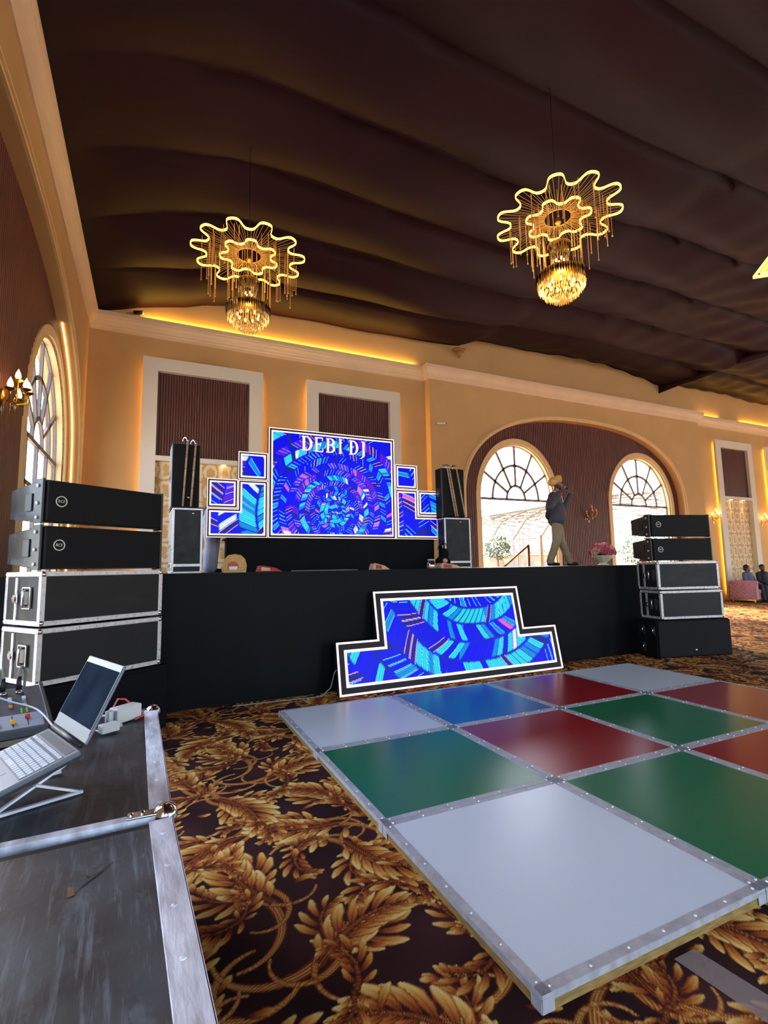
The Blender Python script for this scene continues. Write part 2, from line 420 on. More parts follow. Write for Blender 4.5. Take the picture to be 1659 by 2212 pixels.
def carpet_floor():
    T = carpet_tile(); N = T.shape[0]; P = 1.75
    def sample(x, y):
        u = (x * .994 - y * .105) / P + .13; v = (x * .105 + y * .994) / P + .31
        u = (u % 1) * N; v = (v % 1) * N
        i = np.floor(u).astype(int); j = np.floor(v).astype(int); fu = (u - i)[..., None]; fv = (v - j)[..., None]
        g = lambda a, b: T[b % N, a % N]
        return (g(i, j) * (1 - fu) + g(i + 1, j) * fu) * (1 - fv) + (g(i, j + 1) * (1 - fu) + g(i + 1, j + 1) * fu) * fv
    V, F, C, k = [], [], [], 0
    def patch(x0, x1, y0, y1, d):
        nonlocal k
        nx = max(1, round((x1 - x0) / d)); ny = max(1, round((y1 - y0) / d))
        X, Y = np.meshgrid(np.linspace(x0, x1, nx + 1), np.linspace(y0, y1, ny + 1))
        V.append(np.stack([X.ravel(), Y.ravel(), np.zeros(X.size)], 1)); C.append(sample(X, Y).reshape(-1, 3))
        a = (np.arange(ny)[:, None] * (nx + 1) + np.arange(nx)[None, :]).ravel() + k
        F.append(np.stack([a, a + 1, a + nx + 2, a + nx + 1], 1)); k += X.size
    patch(-1.25, .06, -1.2, 4.45, .0055)          # between the cases and the dance floor
    patch(.06, 2.4, -1.2, .05, .006)              # in front of the dance floor
    patch(.06, 5.2, 3.55, 4.45, .009)             # behind it, below the stage
    patch(4.80, 9.6, -1.2, 3.55, .014)
    patch(5.20, 9.6, 3.55, 4.45, .014)
    patch(9.6, 21.5, 2.0, 10.6, .04)
    patch(2.4, 4.80, -1.2, .05, .02)
    patch(.06, 4.80, .05, 3.55, .6)               # under the dance floor
    patch(-2.75, -1.25, -1.2, 4.45, .05)
    patch(-2.75, 9.6, 4.45, 10.6, .08)
    patch(9.6, 21.5, YR, 2.0, .12); patch(21.5, XR, YR, 10.6, .12); patch(-2.75, 9.6, YR, -1.2, .12)
    V, F, C = np.concatenate(V), np.concatenate(F), np.concatenate(C)
    me = bpy.data.meshes.new('floor')
    me.vertices.add(len(V)); me.vertices.foreach_set('co', V.astype(np.float32).ravel())
    me.loops.add(4 * len(F)); me.loops.foreach_set('vertex_index', F.astype(np.int32).ravel())
    me.polygons.add(len(F)); me.polygons.foreach_set('loop_start', np.arange(0, 4 * len(F), 4, dtype=np.int32))
    me.update(calc_edges=True)
    ca = me.color_attributes.new('Col', 'FLOAT_COLOR', 'POINT')
    ca.data.foreach_set('color', np.concatenate([C, np.ones((len(C), 1))], 1).astype(np.float32).ravel())
    me.materials.append(MATS['carpet'])
    o = link('floor', me); o['kind'] = 'structure'; o['label'] = 'dark brown carpet printed with golden acanthus leaves'
carpet_floor()

# ------------------------------------------------------------------ walls with arched openings
def superarch(c, a, z0, h, e=2.4):
    def top(u):
        t = min(1.0, abs(u - c) / a)
        return z0 + h * (1 - t ** e) ** (1 / e)
    return top
def arch_curve(c, a, z0, h, e, n=48, grow=0.0, foot=0.0):
    pts = [(c - a - grow, foot)]
    for i in range(n + 1):
        t = PI - PI * i / n; ct, st = math.cos(t), math.sin(t)
        x = (a + grow) * math.copysign(abs(ct) ** (2 / e), ct); z = (h + grow) * abs(st) ** (2 / e)
        pts.append((c + x, z0 + z))
    pts.append((c + a + grow, foot))
    return pts
def wall_mesh(u0, u1, z1, holes, d0, d1, ax, zbase=0.0):
    """wall slab from u0 to u1 with arched holes (c, a, z0, h, e) that reach the floor"""
    mb = MB(); cur = u0
    for (c, a, z0, h, e) in sorted(holes):
        mb.prism([(cur, zbase), (c - a, zbase), (c - a, z1), (cur, z1)], d0, d1, ax)
        cv = arch_curve(c, a, z0, h, e, 60)[1:-1]
        cv = [(c - a, z0)] + cv[1:-1] + [(c + a, z0)]
        mb.ribbon(cv, [(u, z1) for u, v in cv], d0, d1, ax)
        cur = c + a
    mb.prism([(cur, zbase), (u1, zbase), (u1, z1), (cur, z1)], d0, d1, ax)
    return mb

win_holes_b = [(c, a, WSP, WRISE, 2.0) for c, a in WINS_B]
win_holes_r = [(22.0 + 0, .02, 1, .01, 2.0)]
wb = struct('wall_back', wall_mesh(-3.0, XR, ZT, win_holes_b + [(24.6, 1.5, WSP, WRISE, 2.0)], 0, .28, XZ(YB)), 'wall_cream', 'cream back wall with two arched window openings')
bay = struct('wall_bay', wall_mesh(5.76, 17.5, 6.98, [(ARC_C, ARC_A, ARC_Z0, ARC_H, 2.4)], 0, YB - YBAY, XZ(YBAY)), 'wall_cream', 'projecting cream wall bay with a wide arch')
wlr = struct('wall_left', wall_mesh(YR, YB + .28, ZT, [(c, a, WSP, WRISE, 2.0) for c, a in WINS_L] + [(-4.6, 1.6, WSP, WRISE, 2.0)], 0, -.28, YZ(XLR)), 'wall_cream', 'cream left wall behind the arch')
wlf = struct('wall_left_face', wall_mesh(YR, YB, 6.98, [(LARC_C, LARC_A, ARC_Z0, LARC_H, 2.4), (-4.6, 2.4, ARC_Z0, LARC_H, 2.4)], 0, XLR - XL, YZ(XL)), 'wall_cream', 'cream face of the left wall with a wide arch')
# unseen rear and far right walls; their arched openings are added to let skylight in
rear_holes = [(c, 1.9, 4.0, 1.9, 2.2) for c in (0.2, 7.3, 14.3, 21.5)]
struct('wall_rear', wall_mesh(-3.0, XR, ZT, rear_holes, 0, -.28, XZ(YR)), 'wall_cream', 'cream wall behind the viewer with tall arched openings added for daylight')
struct('wall_right', wall_mesh(YR, YB, ZT, [(c, 1.5, WSP, WRISE, 2.0) for c in (-5.5, -.5, 4.5)], 0, .28, YZ(XR)), 'wall_cream', 'cream wall at the far right end')
for c, a in WINS_B: portal('window_portal', (c, YB + .30, 2.6), (0, -1, 0), 2 * a, 5.2)
portal('window_portal', (24.6, YB + .30, 2.6), (0, -1, 0), 3.0, 5.2)
for c, a in WINS_L + ((-4.6, 1.6),): portal('window_portal', (XLR - .30, c, 2.6), (1, 0, 0), 2 * a, 5.2)
for h in rear_holes: portal('window_portal', (h[0], YR - .30, 2.95), (0, 1, 0), 3.8, 5.9)
for c in (-5.5, -.5, 4.5): portal('window_portal', (XR + .30, c, 2.6), (-1, 0, 0), 3.0, 5.2)

# ------------------------------------------------------------------ crown mouldings (profile: distance out of wall, height)
CR = [(0, 6.70), (.03, 6.70), (.03, 6.76), (.055, 6.78), (.055, 6.82), (.08, 6.84), (.10, 6.89), (.145, 6.94), (.145, 6.97), (.17, 6.985), (.17, 7.08), (0, 7.08)]
def crown(name, u0, u1, ax, label, cut0=0, cut1=0):
    mb = MB(); n = len(CR)
    vs = [ax(u0 + cut0 * d, d, z) for d, z in CR] + [ax(u1 + cut1 * d, d, z) for d, z in CR]
    mb.add(vs, [tuple(range(n)), tuple(range(n, 2 * n))] + [(i, (i + 1) % n, n + (i + 1) % n, n + i) for i in range(n)])
    return struct(name, mb, 'plaster_white', label)
crown('trim_1', XL, 5.76, lambda u, d, z: (u, YB - d, z), 'stepped pale crown moulding on the back wall left of the bay', cut0=1)
crown('trim_2', 5.76, 17.5, lambda u, d, z: (u, YBAY - d, z), 'stepped pale crown moulding across the projecting bay', cut0=-1, cut1=1)
crown('trim_3', 17.5, XR, lambda u, d, z: (u, YB - d, z), 'stepped pale crown moulding right of the bay')
crown('trim_4', YR, YB, lambda u, d, z: (XL + d, u, z), 'stepped pale crown moulding along the left wall', cut1=-1)
mb = MB(); n = len(CR)
for xx, s in ((5.76, -1), (17.5, 1)):
    vs = [(xx + s * d, YBAY - d, z) for d, z in CR] + [(xx + s * d, YB, z) for d, z in CR]
    mb.add(vs, [tuple(range(n)), tuple(range(n, 2 * n))] + [(i, (i + 1) % n, n + (i + 1) % n, n + i) for i in range(n)])
struct('trim_5', mb, 'plaster_white', 'short returns of the bay crown moulding')
# arch mouldings
def arch_trim(name, c, a, h, axf, label):
    o = arch_curve(c, a, ARC_Z0, h, 2.4, 64, .11); i = arch_curve(c, a, ARC_Z0, h, 2.4, 64, 0)
    mb = MB().ribbon(i, o, -.035, 0, axf)
    o2 = arch_curve(c, a, ARC_Z0, h, 2.4, 64, .075); i2 = arch_curve(c, a, ARC_Z0, h, 2.4, 64, .04)
    t = struct(name, mb, 'frame_cream', label)
    obj('moulding_bead', MB().ribbon(i2, o2, -.06, -.03, axf), 'frame_cream', t)
arch_trim('trim_6', ARC_C, ARC_A, ARC_H, XZ(YBAY), 'moulding round the big arch behind the stage')
arch_trim('trim_7', LARC_C, LARC_A, LARC_H, (lambda u, v, d: (XL - d, u, v)), 'moulding round the big arch in the left wall')

# cove light strips lying on top of the crown mouldings
def cove(u0, u1, label):
    tag(obj('cove_light_strip', MB().box(u0, u1, YB - .06, YB - .03, 7.082, 7.10), 'cove_led'), label, 'light strip', 'cove lights on the crown mouldings')
cove(-1.5, 5.45, 'long amber cove light glowing above the moulding behind the screens')
cove(18.0, 19.2, 'short amber cove light on the moulding at the right end of the bay')
cove(20.6, 26.5, 'amber cove light above the wall niches at far right')
# warm strip inside the left arch edge
cv = [p for p in arch_curve(LARC_C, LARC_A, ARC_Z0, LARC_H, 2.4, 64, -.015) if p[0] > LARC_C + .58 * LARC_A and p[1] > 1.0]
cv = cv + [(cv[-1][0], 1.2)]
ts = obj('arch_light_strip', MB().tube([(XL - .10, u, v) for u, v in cv], .009, 6), 'strip_led')
tag(ts, 'thin warm LED line along the inner edge of the left arch', 'light strip')

# ------------------------------------------------------------------ draped ceiling
def ceiling():
    ex = [-2.6, -2.35, -1.61, -.64, .4, 1.54, 2.76, 4.09, 5.53, 6.7, 7.0, 7.45, 9.8, 12.9, 15.0, 15.8, 27]
    ez = [7.2, 7.2, 7.42, 7.47, 7.70, 7.66, 7.71, 7.70, 7.74, 7.82, 7.86, 8.12, 8.18, 8.22, 8.05, 7.90, 7.84]
    X = np.concatenate([np.linspace(-2.75, 15.8, 150), np.linspace(15.82, XR + .2, 60)]); Y = np.linspace(YR - .2, YB + .1, 330)
    XX, YY = np.meshgrid(X, Y)
    base = np.interp(XX, ex, ez)
    blend = np.clip((YB - YY) / 3.0, 0, 1)
    z = base * (1 - blend) + (base * .25 + 7.95 * .75) * blend + .0 * XX
    near = np.clip((XX + 2.45) / 2.2, 0, 1); z = 7.14 + (z - 7.14) * near ** .6
    st = 1.47; q = (YY - 10.62 - .10 * np.sin(XX * .33) * np.clip((YB - YY) / 2, 0, 1)) / st; f = q - np.floor(q); kk = np.floor(q)
    amp = .20 + .05 * np.sin(kk * 2.3)
    z = z - amp * near * (4 * f * (1 - f)) * np.where(XX < 15.81, 1, .6) + .10 * near * f
    # gathers and wrinkles, stronger towards the right where the cloth hangs loose
    loose = np.clip((XX - 7) / 5, 0, 1)
    z = z + (.008 + .035 * loose) * np.sin(YY * 5.1 + 1.7 * np.sin(XX * .9)) * near + .02 * loose * np.sin(XX * 6.3 + YY * 3.1)
    z = np.where(XX > 15.81, z + .12, z)
    z = z + .012 * np.sin(XX * 2.1 + 3 * np.sin(YY))
    z = np.maximum(z, 7.12) + .10 * np.clip(1 - (YB - YY) / 1.5, 0, 1) * near
    n, m = XX.shape
    V = np.stack([XX.ravel(), YY.ravel(), z.ravel()], 1)
    a = (np.arange(n - 1)[:, None] * m + np.arange(m - 1)[None, :]).ravel()
    F = np.stack([a, a + m, a + m + 1, a + 1], 1)
    me = bpy.data.meshes.new('ceiling'); me.from_pydata(V.tolist(), [], F.tolist())
    me.polygons.foreach_set('use_smooth', [True] * len(me.polygons))
    me.materials.append(MATS['fabric_maroon'])
    o = link('ceiling', me); o['kind'] = 'structure'; o['label'] = 'ceiling of draped dark maroon cloth in wide swags'
    mb = MB().box(-3.2, XR + .4, YR - .4, YB + .4, ZT, ZT + .1)
    struct('roof_slab', mb, 'wood_back', 'solid roof above the draped cloth')
    # hanging edge where two ceiling cloths meet
    mb = MB(); ys = np.linspace(YR, YB, 120); k = 0
    vs, fs = [], []
    for i, y in enumerate(ys):
        zt = 8.05; zb = 7.72 + .05 * math.sin(y * 2.1) * math.sin(y * .7)
        vs += [(15.80, y, zt), (15.77 + .015 * math.sin(y * 7), y, zb), (15.83 + .015 * math.sin(y * 7), y, zb), (15.86, y, zt)]
        if i:
            p, q = 4 * (i - 1), 4 * i
            for c in range(4): c2 = (c + 1) % 4; fs.append((p + c, p + c2, q + c2, q + c))
    mb.add(vs, fs)
    v = obj('fabric_valance', mb, 'fabric_maroon', None, True); v['kind'] = 'structure'; v['label'] = 'hanging seam of the maroon ceiling cloth'
ceiling()

# ------------------------------------------------------------------ fluted dark wood panels inside the arches
def fluted(name, label, c, a, h, wins, axf, sgn):
    top = superarch(c, a, ARC_Z0, h, 2.4); mb = MB(); pitch = .072
    n = int(2 * a / pitch)
    for i in range(n):
        u = c - a + (i + .5) * pitch; zt = min(top(u - pitch * .4), top(u + pitch * .4)); zb = 0
        for wc, wa in wins:
            g = wa + .16
            if abs(u - wc) < g + .02:
                t = min(1, abs(u - wc) / g); zb = max(zb, WSP + (WRISE + .16) * math.sqrt(max(0, 1 - t * t)))
        if zt - zb > .02:
            mb.prism([(u - .026, zb), (u + .026, zb), (u + .026, zt), (u - .026, zt)], -.030 * sgn, -.008 * sgn, axf)
    back = struct(name, MB(), 'wood_back', label)
    bm = wall_mesh(c - a - .02, c + a + .02, 6.25, [(wc, wa, WSP, WRISE, 2.0) for wc, wa in wins], -.010 * sgn, -.001 * sgn, axf)
    back.data = bm.mesh(name); back.data.materials.append(MATS['wood_back'])
    s = obj('wood_slat', mb, 'wood_dark', back); s['kind'] = 'stuff'
    return back
fluted('trim_8', 'fluted dark wood panelling inside the big arch behind the stage', ARC_C, ARC_A, ARC_H, WINS_B, XZ(YB), 1)
fluted('trim_9', 'fluted dark wood panelling inside the left wall arch', LARC_C, LARC_A, LARC_H, WINS_L, YZ(XLR), -1)

# ------------------------------------------------------------------ arched windows
def window(name, label, c, a, ax, sgn, grid):
    ell = lambda r, t, da=0: (c + (a * r + da) * math.cos(t), WSP + (WRISE * r + da) * math.sin(t))
    root = struct(name, MB().ribbon([(c + a, 0)] + [ell(1, PI * i / 40) for i in range(41)] + [(c - a, 0)],
                                    [(c + a + .16, 0)] + [ell(1, PI * i / 40, .16) for i in range(41)] + [(c - a - .16, 0)], -.05 * sgn, .02 * sgn, ax), 'frame_cream', label)
    k = a - .05
    obj('reveal', MB().ribbon([(c + a - .045, 0)] + [ell(1, PI * i / 40, -.045) for i in range(41)] + [(c - a + .045, 0)],
                              [(c + a, 0)] + [ell(1, PI * i / 40) for i in range(41)] + [(c - a, 0)], .0, .22 * sgn, ax), 'frame_cream', root)
    d0, d1 = .10 * sgn, .15 * sgn
    w = .036
    def muntin_arc(r, t0=0, t1=PI, n=28):
        p = [ell(r, t0 + (t1 - t0) * i / n, -w) for i in range(n + 1)]; q = [ell(r, t0 + (t1 - t0) * i / n, w) for i in range(n + 1)]
        obj('muntin', MB().ribbon(p, q, d0, d1, ax), 'frame_dark', root)
    def muntin_line(p, q):
        p, q = Vector(p), Vector(q); t = (q - p).normalized() * w; nrm = Vector((-t.y, t.x))
        obj('muntin', MB().prism([tuple(p - nrm), tuple(q - nrm), tuple(q + nrm), tuple(p + nrm)], d0, d1, ax), 'frame_dark', root)
    def pane(poly):
        obj('pane', MB().prism(poly, .12 * sgn, .126 * sgn, ax), 'window_glass', root)
    r1, r2 = .25, .62
    muntin_arc(r1); muntin_arc(r2); muntin_arc(.985)
    rays = [PI * i / 6 for i in range(1, 6)]
    for t in rays:
        muntin_line(ell(r1, t), ell(.985, t))
    muntin_line((c - a + .03, WSP), (c + a - .03, WSP))
    for i in range(6):
        ts = [PI * i / 6 + PI / 6 * j / 6 for j in range(7)]
        for ra, rb in ((r1, r2), (r2, .985)):
            pane([ell(ra, t) for t in ts] + [ell(rb, t) for t in reversed(ts)])
    pane([ell(r1, PI * i / 12) for i in range(13)])
    cols, rows = grid
    us = [c - a + .04 + (2 * a - .08) * i / cols for i in range(cols + 1)]; zs = [.04] + rows + [WSP]
    for u in us: muntin_line((u, .02), (u, WSP))
    for z in rows: muntin_line((us[0], z), (us[-1], z))
    for i in range(cols):
        for j in range(len(zs) - 1):
            pane([(us[i], zs[j]), (us[i + 1], zs[j]), (us[i + 1], zs[j + 1]), (us[i], zs[j + 1])])
    return root
window('window_1', 'tall arched window with fan muntins in the left wall', WINS_L[0][0], WINS_L[0][1], YZ(XLR), -1, (4, [1.15, 1.95, 2.75]))
window('window_2', 'arched window behind the man on stage, pergola seen through it', WINS_B[0][0], WINS_B[0][1], XZ(YB), 1, (1, [.9]))
window('window_3', 'arched window beside the flower urn and the speaker stack', WINS_B[1][0], WINS_B[1][1], XZ(YB), 1, (1, [.9]))
window('window_4', 'second arched window of the left wall beside the viewer', WINS_L[1][0], WINS_L[1][1], YZ(XLR), -1, (4, [1.15, 1.95, 2.75]))

# ------------------------------------------------------------------ framed wall niches
def damask(name):
    m = mat(name, srgb(214, 186, 140), .6, var=.05, scale=3)
    nt = m.node_tree; n = nt.nodes; l = nt.links; b = n['Principled BSDF']
    tc = n.new('ShaderNodeTexCoord'); sp = n.new('ShaderNodeSeparateXYZ'); l.new(tc.outputs['Object'], sp.inputs[0])
    def M(op, a, bb=None, c=None):
        x = n.new('ShaderNodeMath'); x.operation = op
        for i, v in enumerate((a, bb, c)):
            if v is None: continue
            if isinstance(v, (int, float)): x.inputs[i].default_value = v
            else: l.new(v, x.inputs[i])
        return x.outputs[0]
    cx = M('MULTIPLY', sp.outputs[0], 2 * PI / .62); cz = M('MULTIPLY', sp.outputs[2], 2 * PI / .92)
    lat = M('MULTIPLY', M('COSINE', cx), M('COSINE', cz)); lat2 = M('ADD', lat, M('MULTIPLY', M('COSINE', M('MULTIPLY', cz, 3)), .13))
    nz = n.new('ShaderNodeTexNoise'); nz.inputs['Scale'].default_value = 14; l.new(tc.outputs['Object'], nz.inputs['Vector'])
    v = M('ADD', M('ABSOLUTE', lat2), M('MULTIPLY', M('SUBTRACT', nz.outputs['Fac'], .25), .75))
    cr = n.new('ShaderNodeValToRGB'); e = cr.color_ramp.elements
    e[0].position = .30; e[0].color = srgb(196, 150, 92); e[1].position = .42; e[1].color = srgb(226, 202, 160)
    x = e.new(.80); x.color = srgb(228, 206, 166); x = e.new(.92); x.color = srgb(200, 158, 98)
    l.new(v, cr.inputs[0]); l.new(cr.outputs[0], b.inputs['Base Color'])
damask('damask_paper')
def niche(x0, x1, label):
    t = thing('wall_niche', label, 'wall niche', (0, YB, 0), 0, 'framed niches on the back wall')
    f, d = .31, .16
    ax = lambda u, v, dd: (u, dd, v)
    for nm, p in (('frame_post', [(x0, 0), (x0 + f, 0), (x0 + f, 6.2), (x0, 6.2)]), ('frame_post', [(x1 - f, 0), (x1, 0), (x1, 6.2), (x1 - f, 6.2)]),
                  ('frame_head', [(x0 + f, 5.90), (x1 - f, 5.90), (x1 - f, 6.2), (x0 + f, 6.2)]), ('shelf_bar', [(x0 + f, 3.86), (x1 - f, 3.86), (x1 - f, 3.97), (x0 + f, 3.97)])):
        obj(nm, MB().prism(p, -d, -.075 if nm == 'frame_post' or nm == 'frame_head' else -.002, ax), 'niche_white', t)
    obj('panel_back', MB().prism([(x0 + f, 3.97), (x1 - f, 3.97), (x1 - f, 5.90), (x0 + f, 5.90)], -.02, -.003, ax), 'wood_back', t)
    mb = MB(); n = 36; w = (x1 - x0 - 2 * f) / n
    for i in range(n):
        u = x0 + f + (i + .5) * w; mb.prism([(u - w * .33, 3.975), (u + w * .33, 3.975), (u + w * .33, 5.895), (u - w * .33, 5.895)], -.05, -.02, ax)
    s = obj('wood_slat', mb, 'wood_dark', t); s['kind'] = 'stuff'
    wp = obj('wallpaper', MB().prism([(x0 + f, 0), (x1 - f, 0), (x1 - f, 3.86), (x0 + f, 3.86)], -.012, -.003, ax), 'damask_paper', t)
    for k in (.28, .72):
        u = x0 + f + (x1 - x0 - 2 * f) * k
        dl = obj('downlight', MB().cyl((u, -.09, 3.862), (u, -.09, 3.845), .045, n=14), 'downlight', t)
        l = bpy.data.lights.new('niche_spot', 'SPOT'); l.energy = 26; l.color = (1, .66, .25); l.spot_size = 1.0; l.spot_blend = .8; l.shadow_soft_size = .03
        lo = bpy.data.objects.new('niche_spot', l); COL.objects.link(lo); lo.parent = t; lo.location = (u, -.10, 3.83); lo.rotation_euler = (-.06, 0, 0)
    for xa in (x0 + f - .02, x1 - f): obj('post_return', MB().box(xa, xa + .02, -.075, -.002, 0, 5.9), 'niche_white', t)
    obj('head_return', MB().box(x0 + f, x1 - f, -.075, -.002, 5.90, 5.92), 'niche_white', t)
    for u in (x0, x1):     # light strips tucked behind the frame sides wash the wall
        s = -1 if u == x0 else 1
        obj('edge_light', MB().box(u - s * .19 - .01, u - s * .19 + .01, -.03, -.006, .3, 6.1), 'edge_led', t)
emit('edge_led', (1.0, .60, .08, 1), 60.0)
niche(-1.475, 1.155, 'white framed niche with slatted wood top behind the left stage speakers')
niche(2.25, 4.88, 'white framed niche with slatted wood top behind the big screen')
niche(18.62, 20.98, 'tall white framed niche with damask wallpaper behind the two seated men')
niche(21.95, 24.3, 'white framed niche cut by the right edge of the picture')
# ------------------------------------------------------------------ stage
def cloth_sheet(x0, x1, z0, z1, amp, n=160, freq=6.0, y=0.0, thick=.02, seed=0):
    mb = MB(); vs, fs = [], []; m = 8
    for i in range(n + 1):
        u = x0 + (x1 - x0) * i / n
        w = math.sin(u * freq + seed) * .6 + math.sin(u * freq * 2.3 + 1 + seed) * .3 + math.sin(u * freq * .37 + seed) * .5
        for j in range(m + 1):
            f = j / m; z = z1 + (z0 - z1) * f
            vs.append((u, y - amp * w * (f ** .8), z))
    for i in range(n):
        for j in range(m):
            a = i * (m + 1) + j; fs.append((a, a + 1, a + m + 2, a + m + 1))
    k = len(vs); vs += [(x, yy + thick + .03, z) for x, yy, z in vs]
    fs += [tuple(k + i for i in reversed(f)) for f in fs]
    return mb.add(vs, fs)
SX0, SX1, SY0, SY1 = -2.5, 7.8, 4.36, 8.3
st = thing('stage', 'long black cloth-skirted stage across the hall', 'stage', (0, 0, 0))
obj('deck', MB().box(SX0, SX1, SY0, SY1, STZ - .06, STZ), 'stage_cloth', st, bevel=.01)
obj('skirt', cloth_sheet(SX0, SX1, .005, STZ - .004, .014, 240, 5.5, SY0 - .012), 'stage_cloth', st, True)
obj('side_skirt', MB().box(SX1 - .02, SX1 + .005, SY0, SY1, .003, STZ - .06), 'stage_cloth', st)
obj('understructure', MB().box(SX0 + .05, SX1 - .05, SY0 + .10, SY1 - .05, .003, STZ - .06), 'wood_back', st)
obj('hem_tape', MB().box(SX0, SX1, SY0 - .018, SY0 - .002, STZ - .03, STZ + .002), 'stage_cloth', st)

bt = thing('screen_booth', 'low black cloth covered riser under the big screen', 'riser', (0, 0, STZ))
obj('drape', cloth_sheet(-.22, 3.16, .002, .49, .02, 90, 9, 5.93, seed=2), 'black_cloth', bt, True)
obj('riser_top', MB().box(-.22, 3.16, 5.94, 6.5, .47, .492), 'black_cloth', bt)
obj('riser_body', MB().box(-.18, 3.12, 5.99, 6.46, .002, .47), 'black_cloth', bt)

# ------------------------------------------------------------------ LED screens
def led_colours(X, Z, cx, cz, rw, seglen, seed, sc=1.0):
    """rings of slanted bright strokes round a centre, as on the running screen"""
    import numpy as np
    dx, dz = X - cx, Z - cz
    r = np.hypot(dx, dz); th = np.arctan2(dz, dx)
    r = r * (1 + .012 * np.sin(3 * th + 1.3 + seed) + .012 * np.sin(7 * th))
    def hsh(*k):
        h = np.zeros(np.shape(X)) + seed * 17.13
        for i, a in enumerate(k): h = h + a * (12.9898 + 65.233 * i)
        return np.modf(np.abs(np.sin(h) * 43758.5453))[0]
    r0 = rw * 15.0
    q = 15.0 * np.log1p(r / r0)
    k = np.floor(q); f = q - k
    rk = r0 * np.expm1((k + .5) / 15.0); wk = (rk + r0) / 15.0; seglen = seglen * wk
    n = np.maximum(8, np.round(2 * np.pi * rk / seglen))
    sl = np.where(np.mod(k, 2) < 1, 1, -1) * (.55 + .3 * hsh(k))
    t = th / (2 * np.pi) * n + sl * (f - .5) * wk / seglen * .8
    s = np.floor(t); g = t - s; s = np.mod(s, n)
    h1, h2, hk = hsh(k, s), hsh(k + 31, s), hsh(k * 3 + 5)
    sec = hsh(k, np.floor(s / np.maximum(1, n) * 5))
    pal = np.array([[0, 0, 1.0], [.004, .02, .30], [0, .30, .85], [.02, .75, .95], [.16, 0, .85], [.95, .12, .70], [.95, .95, 1.0]])
    ring = hsh(k * 7 + 3); sw = .5 + .5 * np.sin(th * (1 + np.floor(hk * 3)) + 6.28 * ring)
    idx = np.where(h1 < .10, 1, 0)
    cy = (ring > .42) & (ring < .86); pu = ring > .86
    idx[cy & (h1 > .72 - .6 * sw)] = 2
    idx[cy & (h1 > .86 - .45 * sw)] = 3
    idx[pu & (h1 > .75 - .6 * sw)] = 4
    idx[~cy & ~pu & (h1 > .90)] = 2
    idx[(h2 > .985 - .07 * (sec > .92))] = 5
    idx[(h2 > .915 - .12 * (sec > .90)) & (h2 < .925)] = 6
    col = pal[idx]
    e = np.minimum(g, 1 - g) * 2; e2 = np.minimum(f, 1 - f) * 2
    core = np.clip((e - .10) / .22, 0, 1) * np.clip((e2 - .06) / .16, 0, 1)
    streak = (.75 + .25 * np.cos(g * 19 + 6 * h2))[..., None]
    base = np.array([0, 0, .80])
    gap = np.where((h2 > .5)[..., None], np.array([.0, .0, .85]), np.array([.003, .01, .35]))
    col = col * streak * core[..., None] + gap * (1 - core)[..., None]
    rim = ((np.abs(e - .16) < .09) & (h1 > .62) & (e2 > .2))[..., None]
    col = np.where(rim, np.array([.10, .70, .95]), col)
    pink = ((np.abs(e - .16) < .10) & (h1 < .07))[..., None]
    col = np.where(pink, np.array([.95, .35, .75]), col)
    return col.astype(np.float32)

def screen_mesh(poly, cell, cfun, y=0.0):
    """fine grid cut to a rectilinear outline, one colour per vertex"""
    us = sorted({p[0] for p in poly}); vs_ = sorted({p[1] for p in poly})
    def inside(u, v):
        c = False; n = len(poly)
        for i in range(n):
            (x1, y1), (x2, y2) = poly[i], poly[(i + 1) % n]
            if (y1 > v) != (y2 > v) and u < (x2 - x1) * (v - y1) / (y2 - y1) + x1: c = not c
        return c
    V, F, C, k = [], [], [], 0
    for a in range(len(us) - 1):
        for b in range(len(vs_) - 1):
            if not inside((us[a] + us[a + 1]) / 2, (vs_[b] + vs_[b + 1]) / 2): continue
            nx = max(1, int((us[a + 1] - us[a]) / cell)); nz = max(1, int((vs_[b + 1] - vs_[b]) / cell))
            X, Z = np.meshgrid(np.linspace(us[a], us[a + 1], nx + 1), np.linspace(vs_[b], vs_[b + 1], nz + 1))
            V.append(np.stack([X.ravel(), np.full(X.size, y), Z.ravel()], 1)); C.append(cfun(X, Z).reshape(-1, 3))
            q = (np.arange(nz)[:, None] * (nx + 1) + np.arange(nx)[None, :]).ravel() + k
            F.append(np.stack([q, q + 1, q + nx + 2, q + nx + 1], 1)); k += X.size
    V, F, C = np.concatenate(V), np.concatenate(F), np.concatenate(C)
    me = bpy.data.meshes.new('screen'); me.from_pydata(V.tolist(), [], F.tolist())
    ca = me.color_attributes.new('Col', 'FLOAT_COLOR', 'POINT')
    ca.data.foreach_set('color', np.concatenate([C, np.ones((len(C), 1))], 1).astype(np.float32).ravel())
    return me
def inset(poly, d):
    """rectilinear polygon (counter-clockwise) moved inward by d"""
    n = len(poly); out = []
    for i in range(n):
        p, c, q = Vector(poly[i - 1]), Vector(poly[i]), Vector(poly[(i + 1) % n])
        e1 = (c - p).normalized(); e2 = (q - c).normalized()
        n1 = Vector((-e1.y, e1.x)); n2 = Vector((-e2.y, e2.x))
        out.append((c.x + (n1.x + n2.x) * d, c.y + (n1.y + n2.y) * d))
    return out
def frame_band(poly, d0, d1, y0, y1):
    return MB().ribbon(inset(poly, d0), inset(poly, d1), y0, y1, lambda u, v, d: (u, d, v), closed=True)
